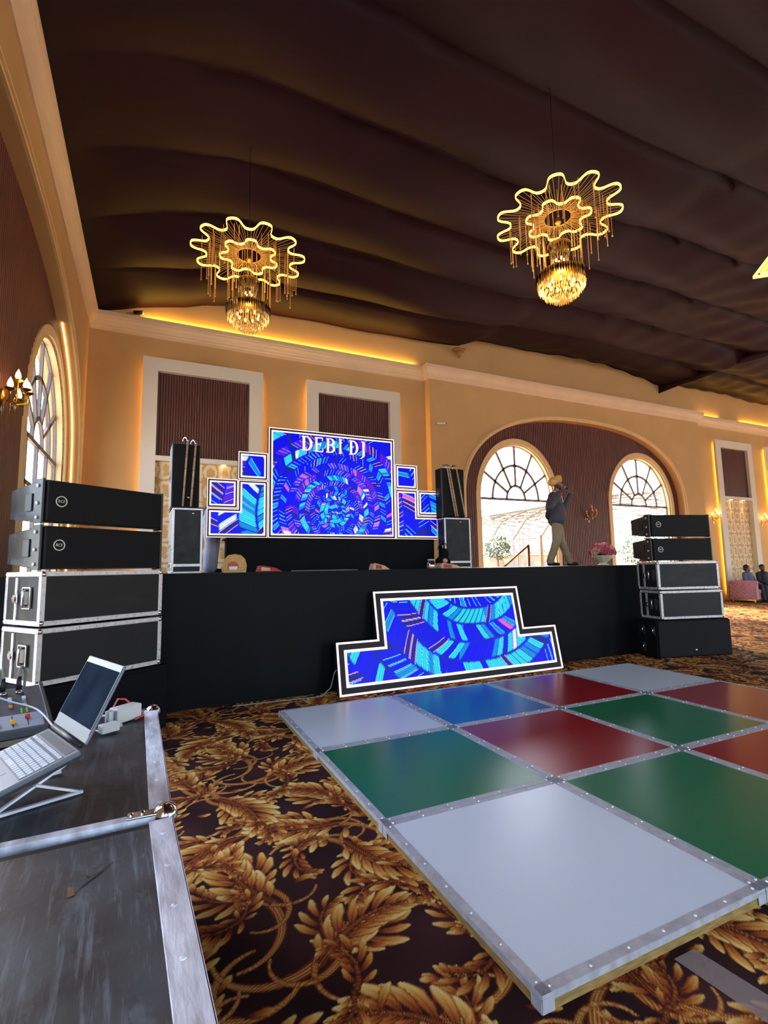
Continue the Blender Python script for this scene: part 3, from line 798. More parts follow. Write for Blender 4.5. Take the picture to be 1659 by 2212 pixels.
def led_panel(name, label, poly, loc, rot, cfun, cell, bw=.012, band=.062, iw=.022, group=None, depth=.09):
    t = thing(name, label, 'LED screen', loc, 0, group, rot)
    obj('cabinet', MB().prism(poly, 0, depth, lambda u, v, d: (u, d, v)), 'led_black', t)
    obj('outer_border', frame_band(poly, 0, bw, -.008, .002), 'led_border', t)
    obj('inner_border', frame_band(poly, band - iw, band, -.006, .002), 'led_border', t)
    sp = inset(poly, band)
    sc = obj('screen', screen_mesh(sp, cell, cfun, -.003), 'led_screen', t)
    return t, sc
R4 = lambda x0, z0, x1, z1: [(x0, z0), (x1, z0), (x1, z1), (x0, z1)]
ZB = STZ + .494
gside = 'small LED screens beside the big screen'
main, msc = led_panel('main_led_screen', 'big blue LED screen with rings and lettering on stage', R4(.373, ZB, 2.47, 3.575), (0, 6.0, 0), (0, 0, 0),
                      lambda X, Z: led_colours(X, Z, 1.42, 2.32, .055, .52, 1), .0062)
c1 = lambda s, k=1.0: (lambda X, Z: led_colours(X, Z, 1.42 + s, 2.32, .17 * k, .34, 7))
led_panel('small_led_screen', 'small square LED screen above the left L-shaped screen', R4(-.065, 2.752, .362, 3.165), (0, 6.0, 0), (0, 0, 0), c1(.0), .0058, .010, .054, .022, gside)
led_panel('small_led_screen', 'small square LED screen set in the corner of the left L-shaped screen', R4(-.49, 2.322, -.070, 2.742), (0, 6.0, 0), (0, 0, 0), c1(.1), .0058, .010, .054, .022, gside)
led_panel('angled_led_screen', 'L-shaped LED screen left of the big screen', [(-.49, ZB), (.362, ZB), (.362, 2.740), (-.062, 2.740), (-.062, 2.314), (-.49, 2.314)], (0, 6.0, 0), (0, 0, 0), c1(.05), .0058, .010, .054, .022, gside)
led_panel('small_led_screen', 'small square LED screen above the right L-shaped screen', R4(2.482, 2.74, 2.898, 3.155), (0, 6.0, 0), (0, 0, 0), c1(-.2, .8), .0058, .010, .054, .022, gside)
led_panel('small_led_screen', 'small square LED screen set in the corner of the right L-shaped screen', R4(2.906, 2.304, 3.318, 2.73), (0, 6.0, 0), (0, 0, 0), c1(.3, .6), .0058, .010, .054, .022, gside)
led_panel('angled_led_screen', 'L-shaped LED screen right of the big screen', [(2.482, ZB), (3.318, ZB), (3.318, 2.294), (2.898, 2.294), (2.898, 2.73), (2.482, 2.73)], (0, 6.0, 0), (0, 0, 0), c1(-.2, .8), .0058, .010, .054, .022, gside)
fw = 1.0 / math.cos(.2)
ang = math.atan2(.2, 1.0)
fled, _ = led_panel('stepped_led_screen', 'stepped LED screen leaning on the stage front at floor level',
                    [(.765, .012), (4.035, .012), (4.035, .60), (3.475, .60), (3.475, 1.165), (1.283, 1.165), (1.283, .60), (.765, .60)],
                    (0, 4.02, 0), (-ang, 0, 0), lambda X, Z: led_colours(X, Z, 2.75, 1.60, .155, .36, 4), .0085, .022, .118, .030)

# serif lettering on the big screen
def serif(ch, w, h):
    """strokes of a serif capital as polygons in a w x h box"""
    s, t = .22 * w, .07 * h; P = []
    def rect(x0, z0, x1, z1): P.append([(x0, z0), (x1, z0), (x1, z1), (x0, z1)])
    def stem(x, z0=0, z1=h):
        rect(x, z0, x + s, z1); rect(x - .09 * w, z0, x + s + .09 * w, z0 + t * .8); rect(x - .09 * w, z1 - t * .8, x + s + .09 * w, z1)
    def bowl(x, z0, z1, rx):
        zc, rz = (z0 + z1) / 2, (z1 - z0) / 2; n = 14
        o = [(x + rx * math.cos(-PI / 2 + PI * i / n), zc + rz * math.sin(-PI / 2 + PI * i / n)) for i in range(n + 1)]
        q = [(x + (rx - s) * math.cos(-PI / 2 + PI * i / n), zc + (rz - t) * math.sin(-PI / 2 + PI * i / n)) for i in range(n + 1)]
        for i in range(n): P.append([o[i], o[i + 1], q[i + 1], q[i]])
    if ch == 'D': stem(.1 * w); rect(.1 * w, 0, .42 * w, t); rect(.1 * w, h - t, .42 * w, h); bowl(.42 * w, 0, h, .56 * w)
    if ch == 'E':
        stem(.1 * w); rect(.1 * w, 0, .95 * w, t); rect(.1 * w, h - t, .92 * w, h); rect(.1 * w, h * .47, .7 * w, h * .47 + t)
        rect(.88 * w, 0, .95 * w, h * .26); rect(.85 * w, h * .76, .92 * w, h); rect(.64 * w, h * .38, .70 * w, h * .62)
    if ch == 'B':
        stem(.1 * w); rect(.1 * w, 0, .45 * w, t); rect(.1 * w, h - t, .45 * w, h); rect(.1 * w, h * .5, .45 * w, h * .5 + t)
        bowl(.45 * w, 0, h * .57, .52 * w); bowl(.45 * w, h * .5, h, .46 * w)
    if ch == 'I': stem(.39 * w)
    if ch == 'J':
        rect(.45 * w, -.05 * h, .45 * w + s, h); rect(.33 * w, h - t * .8, .45 * w + s, h)
        P.append([(.45 * w, -.05 * h), (.45 * w + s, -.05 * h), (.40 * w, -.22 * h), (.26 * w, -.26 * h), (.22 * w, -.22 * h), (.36 * w, -.17 * h)])
    return P
emit('letter_pink', (1.0, .70, .74, 1), 1.15, sampling='NONE')
emit('letter_shadow', (.30, .05, .20, 1), .5, sampling='NONE')
xs = [('D', .875, .175), ('E', 1.082, .148), ('B', 1.270, .155), ('I', 1.440, .14), ('D', 1.660, .160), ('J', 1.815, .17)]
for ch, x, w in xs:
    for dx, dz, m, y in ((0, 0, 'letter_pink', -.016), (-.012, -.008, 'letter_shadow', -.011)):
        mb = MB()
        for k, p in enumerate(serif(ch, w, .232)): mb.prism([(x + u + dx, 3.255 + v + dz) for u, v in p], y - .0002 * k, y + .002, lambda u, v, d: (u, d, v))
        obj('letter' if m == 'letter_pink' else 'letter_outline', mb, m, main)

# ------------------------------------------------------------------ flight cases and loudspeakers
def edge_strips(t, x0, x1, y0, y1, z0, z1, w=.035, p=.004, m='aluminium'):
    for (y, z) in ((y0, z0), (y0, z1), (y1, z0), (y1, z1)):
        ys = (y - p, y + w) if y == y0 else (y - w, y + p); zs = (z - p, z + w) if z == z0 else (z - w, z + p)
        obj('edge_strip', MB().box(x0 - p, x1 + p, *ys, *zs), m, t, bevel=.003)
    for (x, z) in ((x0, z0), (x0, z1), (x1, z0), (x1, z1)):
        xs_ = (x - p, x + w) if x == x0 else (x - w, x + p); zs = (z - p, z + w) if z == z0 else (z - w, z + p)
        obj('edge_strip', MB().box(*xs_, y0 + w, y1 - w, *zs), m, t, bevel=.003)
    for (x, y) in ((x0, y0), (x0, y1), (x1, y0), (x1, y1)):
        xs_ = (x - p, x + w) if x == x0 else (x - w, x + p); ys = (y - p, y + w) if y == y0 else (y - w, y + p)
        obj('edge_strip', MB().box(*xs_, *ys, z0 + w, z1 - w), m, t, bevel=.003)
def ball_corner_mesh(r=.036):
    mb = MB().sphere((0, 0, 0), r, 12, 8)
    for d in ((1, 0, 0), (0, 1, 0), (0, 0, 1)):
        v = Vector(d); mb.cyl(v * r * .4, v * r * 1.75, r * .62, r * .5, 10)
    me = mb.mesh('ball_corner'); me.polygons.foreach_set('use_smooth', [True] * len(me.polygons)); me.materials.append(MATS['chrome']); return me
BALL = ball_corner_mesh()
def corners(t, x0, x1, y0, y1, z0, z1, sc=1.0):
    for x in (x0, x1):
        for y in (y0, y1):
            for z in (z0, z1):
                link('ball_corner', BALL, t, (x, y, z), scale=(sc * (1 if x == x0 else -1), sc * (1 if y == y0 else -1), sc * (1 if z == z0 else -1)))
def screws(t, pts, r=.005, ax='y', m='chrome'):
    mb = MB()
    for p in pts: mb.sphere(p, r, 6, 4)
    o = obj('screw', mb, m, t); o['kind'] = 'stuff'
def case_handle(t, x, yc, zc, m='chrome', s=1.0, face=-1):
    """recessed bar handle on a side face (x constant)"""
    h = obj('handle', MB().box(min(x, x + face * .006), max(x, x + face * .006), yc - .055 * s, yc + .055 * s, zc - .075 * s, zc + .075 * s), 'black_plastic', t, bevel=.004)
    fr = MB()
    for a, b in (((-.06, -.08), (.06, -.08)), ((.06, -.08), (.06, .08)), ((.06, .08), (-.06, .08)), ((-.06, .08), (-.06, -.08))):
        fr.bar((x + face * .008, yc + a[0] * s, zc + a[1] * s), (x + face * .008, yc + b[0] * s, zc + b[1] * s), .012 * s, .008)
    obj('handle_plate', fr, m, h)
    obj('grip', MB().tube([(x + face * .008, yc, zc - .06 * s), (x + face * .035, yc, zc - .05 * s), (x + face * .035, yc, zc + .05 * s), (x + face * .008, yc, zc + .06 * s)], .009 * s, 8), m, h, True)
def latch(t, x, yc, zc, face=-1, m='chrome'):
    l = obj('latch', MB().box(min(x, x + face * .008), max(x, x + face * .008), yc - .035, yc + .035, zc - .035, zc + .035), m, t, bevel=.003)
    obj('butterfly', MB().cyl((x + face * .009, yc, zc), (x + face * .018, yc, zc), .024, n=12), m, l)
def flight_case(label, w, d, h, loc, rz, group, body='case_black', edge='aluminium', fit='stack'):
    t = thing('flight_case', label, 'flight case', loc, rz, group)
    x0, x1 = -w / 2, w / 2
    obj('body', MB().box(x0 + .004, x1 - .004, .004, d - .004, .018, h - .006), body, t)
    edge_strips(t, x0 + .004, x1 - .004, .004, d - .004, .016, h - .008, .034, m=edge)
    corners(t, x0 + .018, x1 - .018, .018, d - .018, .034, h - .026, .75)
    screws(t, [(x0 + .12 + (w - .24) * i / 5, -.001, z) for i in range(6) for z in (.033, h - .024)])
    if fit == 'stack':
        obj('lid_seam', MB().box(x0 - .006, x0 + .004, d * .62, d * .62 + .035, .05, h - .05), edge, t)
        case_handle(t, x0, d * .34, h * .52); latch(t, x0 - .004, d * .66, h * .5)
        case_handle(t, x1, d * .34, h * .52, face=1)
    return t
def text_mesh(txt, size, depth):
    c = bpy.data.curves.new('lettering', 'FONT'); c.body = txt; c.size = size; c.extrude = depth; c.align_x = 'CENTER'; c.align_y = 'CENTER'
    o = bpy.data.objects.new('lettering_tmp', c); COL.objects.link(o)
    bpy.context.view_layer.update()
    me = bpy.data.meshes.new_from_object(o.evaluated_get(bpy.context.evaluated_depsgraph_get())); bpy.data.objects.remove(o)
    me.materials.clear(); return me
RCF = text_mesh('RCF', .026, .001); RCF.materials.append(MATS['badge_white'])
def line_array(label, w, d, h, loc, rz, group, badge):
    t = thing('line_array_speaker', label, 'loudspeaker', loc, rz, group)
    x0, x1 = -w / 2, w / 2; hb = h * .68; zo = (h - hb) / 2
    b = [(x0, .05, .008), (x1, .05, .008), (x1, d, zo), (x0, d, zo)]; tp = [(x0, .05, h - .008), (x1, .05, h - .008), (x1, d, h - zo), (x0, d, h - zo)]
    obj('cabinet', MB().hexa(b, tp), 'speaker_side', t, bevel=.006)
    obj('grille', MB().box(x0 + .012, x1 - .012, 0, .05, .018, h - .018), 'grille', t, bevel=.008)
    for s, xx in ((-1, x0), (1, x1)):      # rigging plates beside the grille
        r = obj('rigging_plate', MB().box(min(xx, xx + s * .02) - .0, max(xx, xx + s * .02), .02, .13, .004, h - .004), 'black_plastic', t, bevel=.004)
        for z in (.05, h * .45, h - .06):
            obj('pin', MB().cyl((xx + s * .02, .08, z), (xx + s * .032, .08, z), .014, n=10), 'aluminium', r, True)
        obj('handle', MB().prism([(.20, h * .3), (.30, h * .3), (.30, h * .7), (.20, h * .7)], s * .002 + xx, s * .012 + xx, lambda u, v, dd: (dd, u, v)), 'black_plastic', t, bevel=.005)
    bx, bz = x0 + badge[0], h * badge[1]
    bd = obj('badge', MB().ribbon([(bx + .044 * math.cos(2 * PI * i / 24), bz + .044 * math.sin(2 * PI * i / 24)) for i in range(24)],
                                  [(bx + .037 * math.cos(2 * PI * i / 24), bz + .037 * math.sin(2 * PI * i / 24)) for i in range(24)], -.004, .002, lambda u, v, dd: (u, dd, v), closed=True), 'badge_white', t)
    link('lettering', RCF, bd, (bx, -.003, bz), (PI / 2, 0, 0), (1.15, 1.3, 1))
    return t

# left stack, turned to face the hall
LR = math.radians(34.9); LC = Vector((-1.505, 3.50))
def lpos(u, v, z): return (LC.x + u * math.cos(LR) - v * math.sin(LR), LC.y + u * math.sin(LR) + v * math.cos(LR), z)
b = thing('cloth_covered_box', 'black cloth covered box under the left speaker stack', 'box', lpos(.05, -.02, 0), LR)
obj('body', MB().box(-.56, .56, .01, .60, .003, .57), 'black_cloth', b, bevel=.015)
obj('cloth_edge', MB().box(-.563, .563, .004, .03, .30, .31), 'black_cloth', b)
obj('cover', MB().box(-.565, .565, .002, .605, .54, .572), 'black_cloth', b, bevel=.01)
gl = 'flight cases stacked on the left'; 
flight_case('lower black flight case of the left stack, resting on the cloth box', 1.06, .56, .445, lpos(0, 0, .573), LR, gl)
flight_case('upper black flight case of the left stack, under two speakers', 1.05, .56, .432, lpos(0, 0, 1.020), LR, gl)
line_array('lower black line array speaker of the left stack', 1.03, .56, .362, lpos(.0, .02, 1.455), LR, 'line array speakers on the left', (.115, .55))
line_array('topmost black line array speaker of the left stack', 1.03, .56, .362, lpos(.0, .02, 1.822), LR, 'line array speakers on the left', (.115, .50))
# right stack
RR = math.radians(-14.5); RC = Vector((6.41, 3.69))
def rpos(u, v, z): return (RC.x + u * math.cos(RR) - v * math.sin(RR), RC.y + u * math.sin(RR) + v * math.cos(RR), z)
b = thing('subwoofer', 'wide black subwoofer at the foot of the right speaker stack', 'subwoofer', rpos(0, 0, 0), RR)
obj('cabinet', MB().box(-.645, .645, .03, .50, .003, .56), 'black_cloth', b, bevel=.012)
obj('grille', MB().box(-.63, .63, 0, .03, .02, .545), 'grille', b, bevel=.008)
for y, z in ((.13, .40), (.36, .40), (.36, .14)):
    h = obj('recessed_handle', MB().box(-.652, -.642, y - .07, y + .07, z - .075, z + .075), 'black_plastic', b, bevel=.01)
    obj('grip', MB().tube([(-.655, y - .05, z + .05), (-.668, y - .04, z), (-.655, y - .05, z - .05)], .008, 6), 'chrome', h, True)
obj('maker_plate', MB().box(-.02, .01, -.003, .001, .10, .12), 'badge_white', b)
flight_case('lower black flight case of the right stack, on the subwoofer', 1.10, .47, .445, rpos(.01, .02, .563), RR, 'flight cases stacked on the right')
flight_case('upper black flight case of the right stack, under two speakers', 1.09, .47, .445, rpos(-.01, .02, 1.010), RR, 'flight cases stacked on the right')
line_array('lower black line array speaker of the right stack', 1.05, .47, .365, rpos(-.07, .03, 1.458), RR, 'line array speakers on the right', (.13, .5))
line_array('topmost black line array speaker of the right stack', 1.05, .47, .365, rpos(-.075, .03, 1.828), RR, 'line array speakers on the right', (.13, .55))

wg = thing('red_wedge', 'small red wedge tucked under the lower speaker of the right stack', 'wedge', rpos(-.50, .36, 1.458), RR)
mat('wedge_red', srgb(176, 70, 52), .7, var=.1)
obj('wedge_block', MB().hexa([(-.07, -.05, 0), (.05, -.05, 0), (.05, .05, 0), (-.07, .05, 0)], [(-.06, -.04, .045), (.04, -.04, .012), (.04, .04, .012), (-.06, .04, .045)]), 'wedge_red', wg, bevel=.003)
# stage-side speakers on upright cases
def upright_case(label, w, d, h, loc, rz, body):
    t = thing('upright_flight_case', label, 'flight case', loc, rz, 'upright flight cases on the stage')
    x0, x1 = -w / 2, w / 2
    obj('side_shell', MB().box(x0, x1, .012, d, .004, h), body, t)
    obj('front_panel', MB().box(x0 + .01, x1 - .01, 0, .012, .12, h - .012), 'case_black', t)
    obj('base_panel', MB().box(x0 + .01, x1 - .01, 0, .012, .012, .085), 'case_black', t)
    obj('base_strip', MB().box(x0, x1, -.006, .012, .085, .12), 'aluminium', t, bevel=.002)
    edge_strips(t, x0, x1, 0, d, .004, h, .020, .005)
    corners(t, x0 + .012, x1 - .012, .012, d - .012, .018, h - .012, .55)
    for y in (.10, d * .55): latch(t, x0 - .004, y, h * .42); latch(t, x0 - .004, y, .10)
    obj('top_cover', MB().box(x0 - .012, x1 + .012, -.01, d + .01, h + .003, h + .016), 'black_cloth', t)
    obj('badge', MB().box(.05, .075, -.003, .001, h - .07, h - .058), 'badge_white', t)
    return t
def stage_speaker(label, w, d, h, loc, rz, side):
    t = thing('stage_speaker', label, 'loudspeaker', loc, rz, 'tall speakers on the stage')
    x0, x1 = -w / 2, w / 2
    obj('cabinet', MB().box(x0, x1, .03, d, .003, h), side, t, bevel=.008)
    obj('grille', MB().box(x0 + .012, x1 - .005, 0, .03, .01, h - .01), 'grille', t, bevel=.008)
    obj('front_trim', MB().box(x0, x0 + .012, .0, .035, .003, h), 'black_plastic', t)
    hd = obj('side_handle', MB().box(x0 - .006, x0 + .004, d * .4, d * .4 + .09, h * .42, h * .60), 'black_plastic', t, bevel=.006)
    obj('grip', MB().bar((x0 - .008, d * .4 + .01, h * .48), (x0 - .008, d * .4 + .08, h * .48), .012, .025), 'speaker_grey', hd)
    obj('badge', MB().box(.02, .05, -.003, .001, .12, .135), 'badge_white', t)
    return t
def walking_stick(label, p, q, top, group):
    """bamboo-like rod leaning on the speaker with a hooked metal top"""
    t = thing('hooked_rod', label, 'rod', p, 0, group); v = Vector(q) - Vector(p)
    obj('rod', MB().cyl((0, 0, 0), v, .014, .013, 10), 'rod_wood', t, True)
    for f in (.28, .56, .78): obj('joint_band', MB().cyl(v * f, v * (f + .008), .017, n=10), 'black_plastic', t)
    pts = [v + Vector((-.05 * (1 - math.cos(a)) * .5, .045 * (1 - math.cos(a)), .05 * math.sin(a))) for a in [PI * i / 8 for i in range(9)]]
    obj('hook', MB().tube([v * .99] + pts, .015, 8), 'chrome', t, True)
mat('rod_wood', srgb(176, 140, 110), .5, var=.2, scale=20)
upright_case('grey flight case standing upright on the stage beside the left stack', .355, .62, .835, (-.765, 5.50, STZ), .03, 'case_grey')
stage_speaker('tall grey sided speaker on the upright case at the left of the stage', .345, .48, .845, (-.80, 5.53, STZ + .854), .03, 'speaker_grey')
gr = 'hooked rods leaning on the stage speakers'
walking_stick('pale hooked rod, nearer the screen edge of two on the left stage speaker', (-.735, 5.485, STZ + .86), (-.690, 5.500, STZ + 1.70), None, gr)
walking_stick('pale hooked rod, farther from the screen of two on the left stage speaker', (-.832, 5.485, STZ + .86), (-.790, 5.500, STZ + 1.73), None, gr)
upright_case('dark flight case standing upright on the stage right of the screens', .50, .24, .84, (3.50, 5.72, STZ), -.02, 'case_black')
stage_speaker('tall black speaker on the upright case right of the screens', .445, .22, .84, (3.46, 5.75, STZ + .859), -.02, 'grille')
for lab, a, b2 in (('dark hooked rod, leftmost of three on the right stage speaker', 3.335, 3.46), ('dark hooked rod, middle of three on the right stage speaker', 3.375, 3.50), ('dark hooked rod, rightmost of three on the right stage speaker', 3.52, 3.65)):
    walking_stick(lab, (b2, 5.700, STZ + .863), (a, 5.725, STZ + 1.70), None, gr)

# ------------------------------------------------------------------ dance floor
mat('tile_white', srgb(208, 212, 214), .28, var=.012, scale=1.6, spec=.38, world=True)
mat('tile_green', srgb(6, 104, 66), .28, var=.012, scale=1.6, spec=.38, world=True)
mat('tile_red', srgb(140, 12, 26), .28, var=.012, scale=1.6, spec=.38, world=True)
mat('tile_blue', srgb(16, 92, 150), .28, var=.012, scale=1.6, spec=.38, world=True)
mat('tile_edge', srgb(182, 180, 182), .48, .3, var=.18, scale=24, bump=.1, rvar=.12)
mat('tile_wood', srgb(142, 112, 58), .6, var=.35, scale=16, stretch=(1, 1, 5))
TS, TH = 1.22, .06
TILE_NAMES = {'W': 'white', 'G': 'green', 'R': 'red', 'B': 'blue'}
ROWS = ['WGRW', 'GRGR', 'WBRW']
where = {(0, 0): 'nearest, at the near corner', (1, 0): 'beside the near white one', (2, 0): 'in the near row at the picture edge', (3, 0): 'at the hidden near right corner',
         (0, 1): 'in the middle row at the carpet edge', (1, 1): 'in the centre of the floor', (2, 1): 'in the middle row before two red ones', (3, 1): 'in the middle row at the right edge',
         (0, 2): 'at the far left corner', (1, 2): 'in the far row before the stepped screen', (2, 2): 'in the far row beside the blue one', (3, 2): 'at the far right corner'}
S_ = TS - .006
tb = MB().box(.004, S_ - .004, .004, S_ - .004, 0, TH - .006).mesh('side_board'); tb.materials.append(MATS['tile_wood'])
def strip_mesh():
    mb = MB().box(0, S_, 0, .040, TH - .006, TH + .001).box(0, S_, -.0015, .003, TH - .024, TH)
    m = mb.mesh('edge_strip'); m.materials.append(MATS['tile_edge']); return m
tstrip = strip_mesh()
cpl = MB().box(0, .05, -.003, .0, .004, TH - .012).box(-.003, 0, 0, .05, .004, TH - .012).mesh('corner_plate'); cpl.materials.append(MATS['tile_edge'])
mb = MB()
for i in range(7):
    for y in (.020,): mb.sphere((.05 + (S_ - .1) * i / 6, y, TH + .001), .007, 7, 4)
scr = mb.mesh('screw'); scr.materials.append(MATS['aluminium'])
tops = {}
for j, row in enumerate(ROWS):
    for i, cc in enumerate(row):
        c = TILE_NAMES[cc]
        t = thing('dance_floor_panel', '%s dance floor panel %s' % (c, where[(i, j)]), 'dance floor panel', (i * TS, j * TS, 0), 0, 'dance floor panels')
        link('side_board', tb, t)
        if c not in tops:
            tops[c] = MB().box(.038, S_ - .038, .038, S_ - .038, TH - .006, TH).mesh('top_sheet'); tops[c].materials.append(MATS['tile_' + c])
        link('top_sheet', tops[c], t)
        for k, (px, py) in enumerate(((0, 0), (S_, 0), (S_, S_), (0, S_))):
            e = link('edge_strip', tstrip, t, (px, py, 0), (0, 0, k * PI / 2))
            s = link('screw', scr, e); s['kind'] = 'stuff'
            link('corner_plate', cpl, t, (px, py, 0), (0, 0, k * PI / 2))
# ------------------------------------------------------------------ big cases in front, with the mixing gear on top
def worn_top(name, base, k):
    m = mat(name, base, .42, var=.35, scale=7, rvar=.14, bump=.06, bscale=60)
    nt = m.node_tree; n = nt.nodes; l = nt.links; b = n['Principled BSDF']
    src = b.inputs['Base Color'].links[0].from_socket
    tc = n.new('ShaderNodeTexCoord')
    last = src
    for sc, st, th, colr in ((9, (5, .35, 1), .60, srgb(120, 130, 138)), (5, (2.2, 1.4, 1), .62, srgb(104, 116, 124)), (30, (6, .25, 1), .66, srgb(140, 148, 152))):
        mp = n.new('ShaderNodeMapping'); mp.inputs['Scale'].default_value = st; mp.inputs['Rotation'].default_value = (0, 0, .12 * sc % .5)
        l.new(tc.outputs['Object'], mp.inputs[0])
        nz = n.new('ShaderNodeTexNoise'); nz.inputs['Scale'].default_value = sc; nz.inputs['Detail'].default_value = 6; nz.inputs['Roughness'].default_value = .7
        l.new(mp.outputs[0], nz.inputs['Vector'])
        mr = n.new('ShaderNodeMapRange'); mr.inputs[1].default_value = th - .07; mr.inputs[2].default_value = th + .10; mr.inputs[4].default_value = .55 * k
        l.new(nz.outputs['Fac'], mr.inputs[0])
        mx = n.new('ShaderNodeMix'); mx.data_type = 'RGBA'; l.new(mr.outputs[0], mx.inputs[0]); l.new(last, mx.inputs[6]); mx.inputs[7].default_value = colr
        last = mx.outputs[2]
    l.new(last, b.inputs['Base Color'])
worn_top('case_top_worn_sheen', srgb(58, 64, 70), 1.6)  # raised blue-grey base paints in sky sheen; the scratches are wear
worn_top('case_top_dark', srgb(33, 36, 40), .6)
mat('alu_worn', srgb(214, 216, 224), .46, .1, var=.32, scale=18, stretch=(2, .5, 1), bump=.25, bscale=55, rvar=.14)
def big_case(label, w, l_, h, loc, rz, top, ball_ys):
    t = thing('equipment_case', label, 'flight case', loc, rz, 'large cases used as a mixing desk')
    e = .052
    obj('body', MB().box(-w, 0, 0, l_, .004, h - .004), 'case_black', t)
    obj('top_panel', MB().box(-w + e * .7, -e * .7, e * .5, l_ - e * .5, h - .006, h - .001), top, t)
    for nm, bx in (('edge_strip', (-e, .004, 0, l_)), ('edge_strip', (-w - .004, -w + e, 0, l_))):
        obj(nm, MB().box(bx[0], bx[1], bx[2], bx[3], h - .004, h + .002), 'alu_worn', t, bevel=.0015)
        xx = .0 if bx[1] > -.1 else -w - .004
        obj(nm, MB().box(xx, xx + .004, 0, l_, h - .05, h + .002), 'alu_worn', t, bevel=.001)
    for y in (0, l_ - e * .6):
        if y > 0 and 1 not in ball_ys: continue
        obj('edge_strip', MB().box(-w + e, -e, y, y + e * .6, h - .004, h + .0015), 'alu_worn', t, bevel=.0015)
        yy = -.002 if y == 0 else l_ - .002
        obj('edge_strip', MB().box(-w, 0, yy, yy + .004, h - .05, h + .001), 'alu_worn', t, bevel=.001)
    for x in (-.004, -w + .004):
        for y in (.012, l_ - .012): obj('upright_strip', MB().box(x - .02, x + .008, y - .018, y + .018, .05, h - .05), 'alu_worn', t)
    mb = MB()
    for i in range(7):
        for x in (-e * .5, -w + e * .5): mb.sphere((x, .08 + (l_ - .16) * i / 6, h + .002), (.007, .007, .003), 8, 4)
    o = obj('rivet', mb, 'alu_worn', t, True); o['kind'] = 'stuff'
    for sx, x in ((1, -.020), (-1, -w + .020)):
        for sy, y in ((-1, .016), (1, l_ - .016)):
            if sy not in ball_ys: continue
            c = obj('ball_corner', MB().sphere((x + sx * .006, y, h - .008), (.032, .032, .030), 16, 10), 'chrome', t, True)
            obj('corner_leg', MB().bar((x, y, h + .003), (x - sx * .085, y - sy * .004, h + .003), .036, .006).sphere((x - sx * .050, y - sy * .003, h + .006), .009, 8, 5).sphere((x - sx * .076, y - sy * .004, h + .006), .008, 8, 5), 'chrome', c, bevel=.002)
    return t
near = big_case('nearest large case with scratched grey top and worn metal edge', .86, 1.05, .80, (-1.058, -.965, 0), math.radians(2.9), 'case_top_worn_sheen', (-1,))
far = big_case('second large case carrying the laptop and mixer', .86, 1.135, .80, (-1.110, .110, 0), math.radians(1.3), 'case_top_dark', (-1, 1))
CZ = .803
mat('tape_brown', srgb(120, 80, 40), .6, var=.25, scale=30)
obj('tape_scrap', MB().prism([(-.209, .803), (-.197, .806), (-.201, .833), (-.211, .839)], .800, .8012, lambda u, v, d: (u, v, d)), 'tape_brown', near)
obj('tape_scrap', MB().prism([(-.197, .812), (-.180, .836), (-.160, .858), (-.130, .897), (-.152, .872), (-.168, .862), (-.180, .866), (-.172, .856)], .800, .8010, lambda u, v, d: (u, v, d)), 'tape_stain', near) if mat('tape_stain', srgb(58, 46, 40), .6, var=.3, scale=30) else None

# laptop on a folding stand
mat('laptop_silver', srgb(98, 106, 115), .42, .1, var=.04)
mat('laptop_dark', srgb(30, 32, 36), .45, var=.1)
mat('key_grey', srgb(196, 206, 216), .5, var=.06)
def display_mat():
    m = mat('display', srgb(34, 44, 58), .12, var=.3, scale=9, spec=.0)
    nt = m.node_tree; b = nt.nodes['Principled BSDF']; src = b.inputs['Base Color'].links[0].from_socket
    nt.links.new(src, b.inputs['Emission Color']); b.inputs['Emission Strength'].default_value = .35
display_mat()
LA, LB = Vector((-1.455, .590, .938)), Vector((-1.337, .300, .938))
ldir = (LB - LA).normalized(); LL = (LB - LA).length
lap = thing('laptop', 'open silver laptop standing tilted on a thin metal stand', 'laptop', tuple(LA), math.atan2(ldir.y, ldir.x))
# local x along the hinge, local +y away from the user, z up
tl = math.radians(26); tb_ = math.radians(16.5)
lid = Matrix.Rotation(-tl, 4, 'X'); bas = Matrix.Rotation(tb_, 4, 'X')
def xf(mb, M):
    mb.v = [tuple(M @ Vector(p)) for p in mb.v]; return mb
obj('lid', xf(MB().box(0, LL, .000, .008, .012, .236), lid), 'laptop_silver', lap, bevel=.003)
obj('bezel', xf(MB().box(.004, LL - .004, -.0015, .001, .036, .233), lid), 'laptop_silver', lap)
obj('display', xf(MB().box(.010, LL - .010, -.003, .0, .050, .216), lid), 'display', lap)
obj('hinge', MB().cyl((.02, 0, .006), (LL - .02, 0, .006), .0075, n=12), 'laptop_dark', lap, True)
obj('base', xf(MB().box(0, LL, -.232, -.006, -.014, 0), bas), 'laptop_silver', lap, bevel=.003)
obj('underside', xf(MB().box(.004, LL - .004, -.230, -.006, -.022, -.014), bas), 'laptop_dark', lap)
obj('keyboard_well', xf(MB().box(.010, LL - .012, -.150, -.044, -.001, .0006), bas), 'laptop_dark', lap)
kb = MB()
for r in range(6):
    nk = 16; kw = (LL - .028) / nk
    for k in range(nk):
        if r == 5 and 4 < k < 9: continue
        y1 = -.046 - r * .0172; hgt = .0145 if r else .010
        kb.box(.014 + k * kw + .0022, .014 + (k + 1) * kw - .0022, y1 - hgt, y1 - .0005, .0004, .0022)
kb.box(.014 + 5 * kw + .0012, .014 + 9 * kw - .0012, -.046 - 5 * .0172 - .0145, -.0465 - 5 * .0172, .0004, .0022)
ko = obj('keys', xf(kb, bas), 'key_grey', lap); ko['kind'] = 'stuff'
obj('touchpad', xf(MB().box(.10, .205, -.222, -.160, -.0005, .0006), bas), 'laptop_silver', lap)
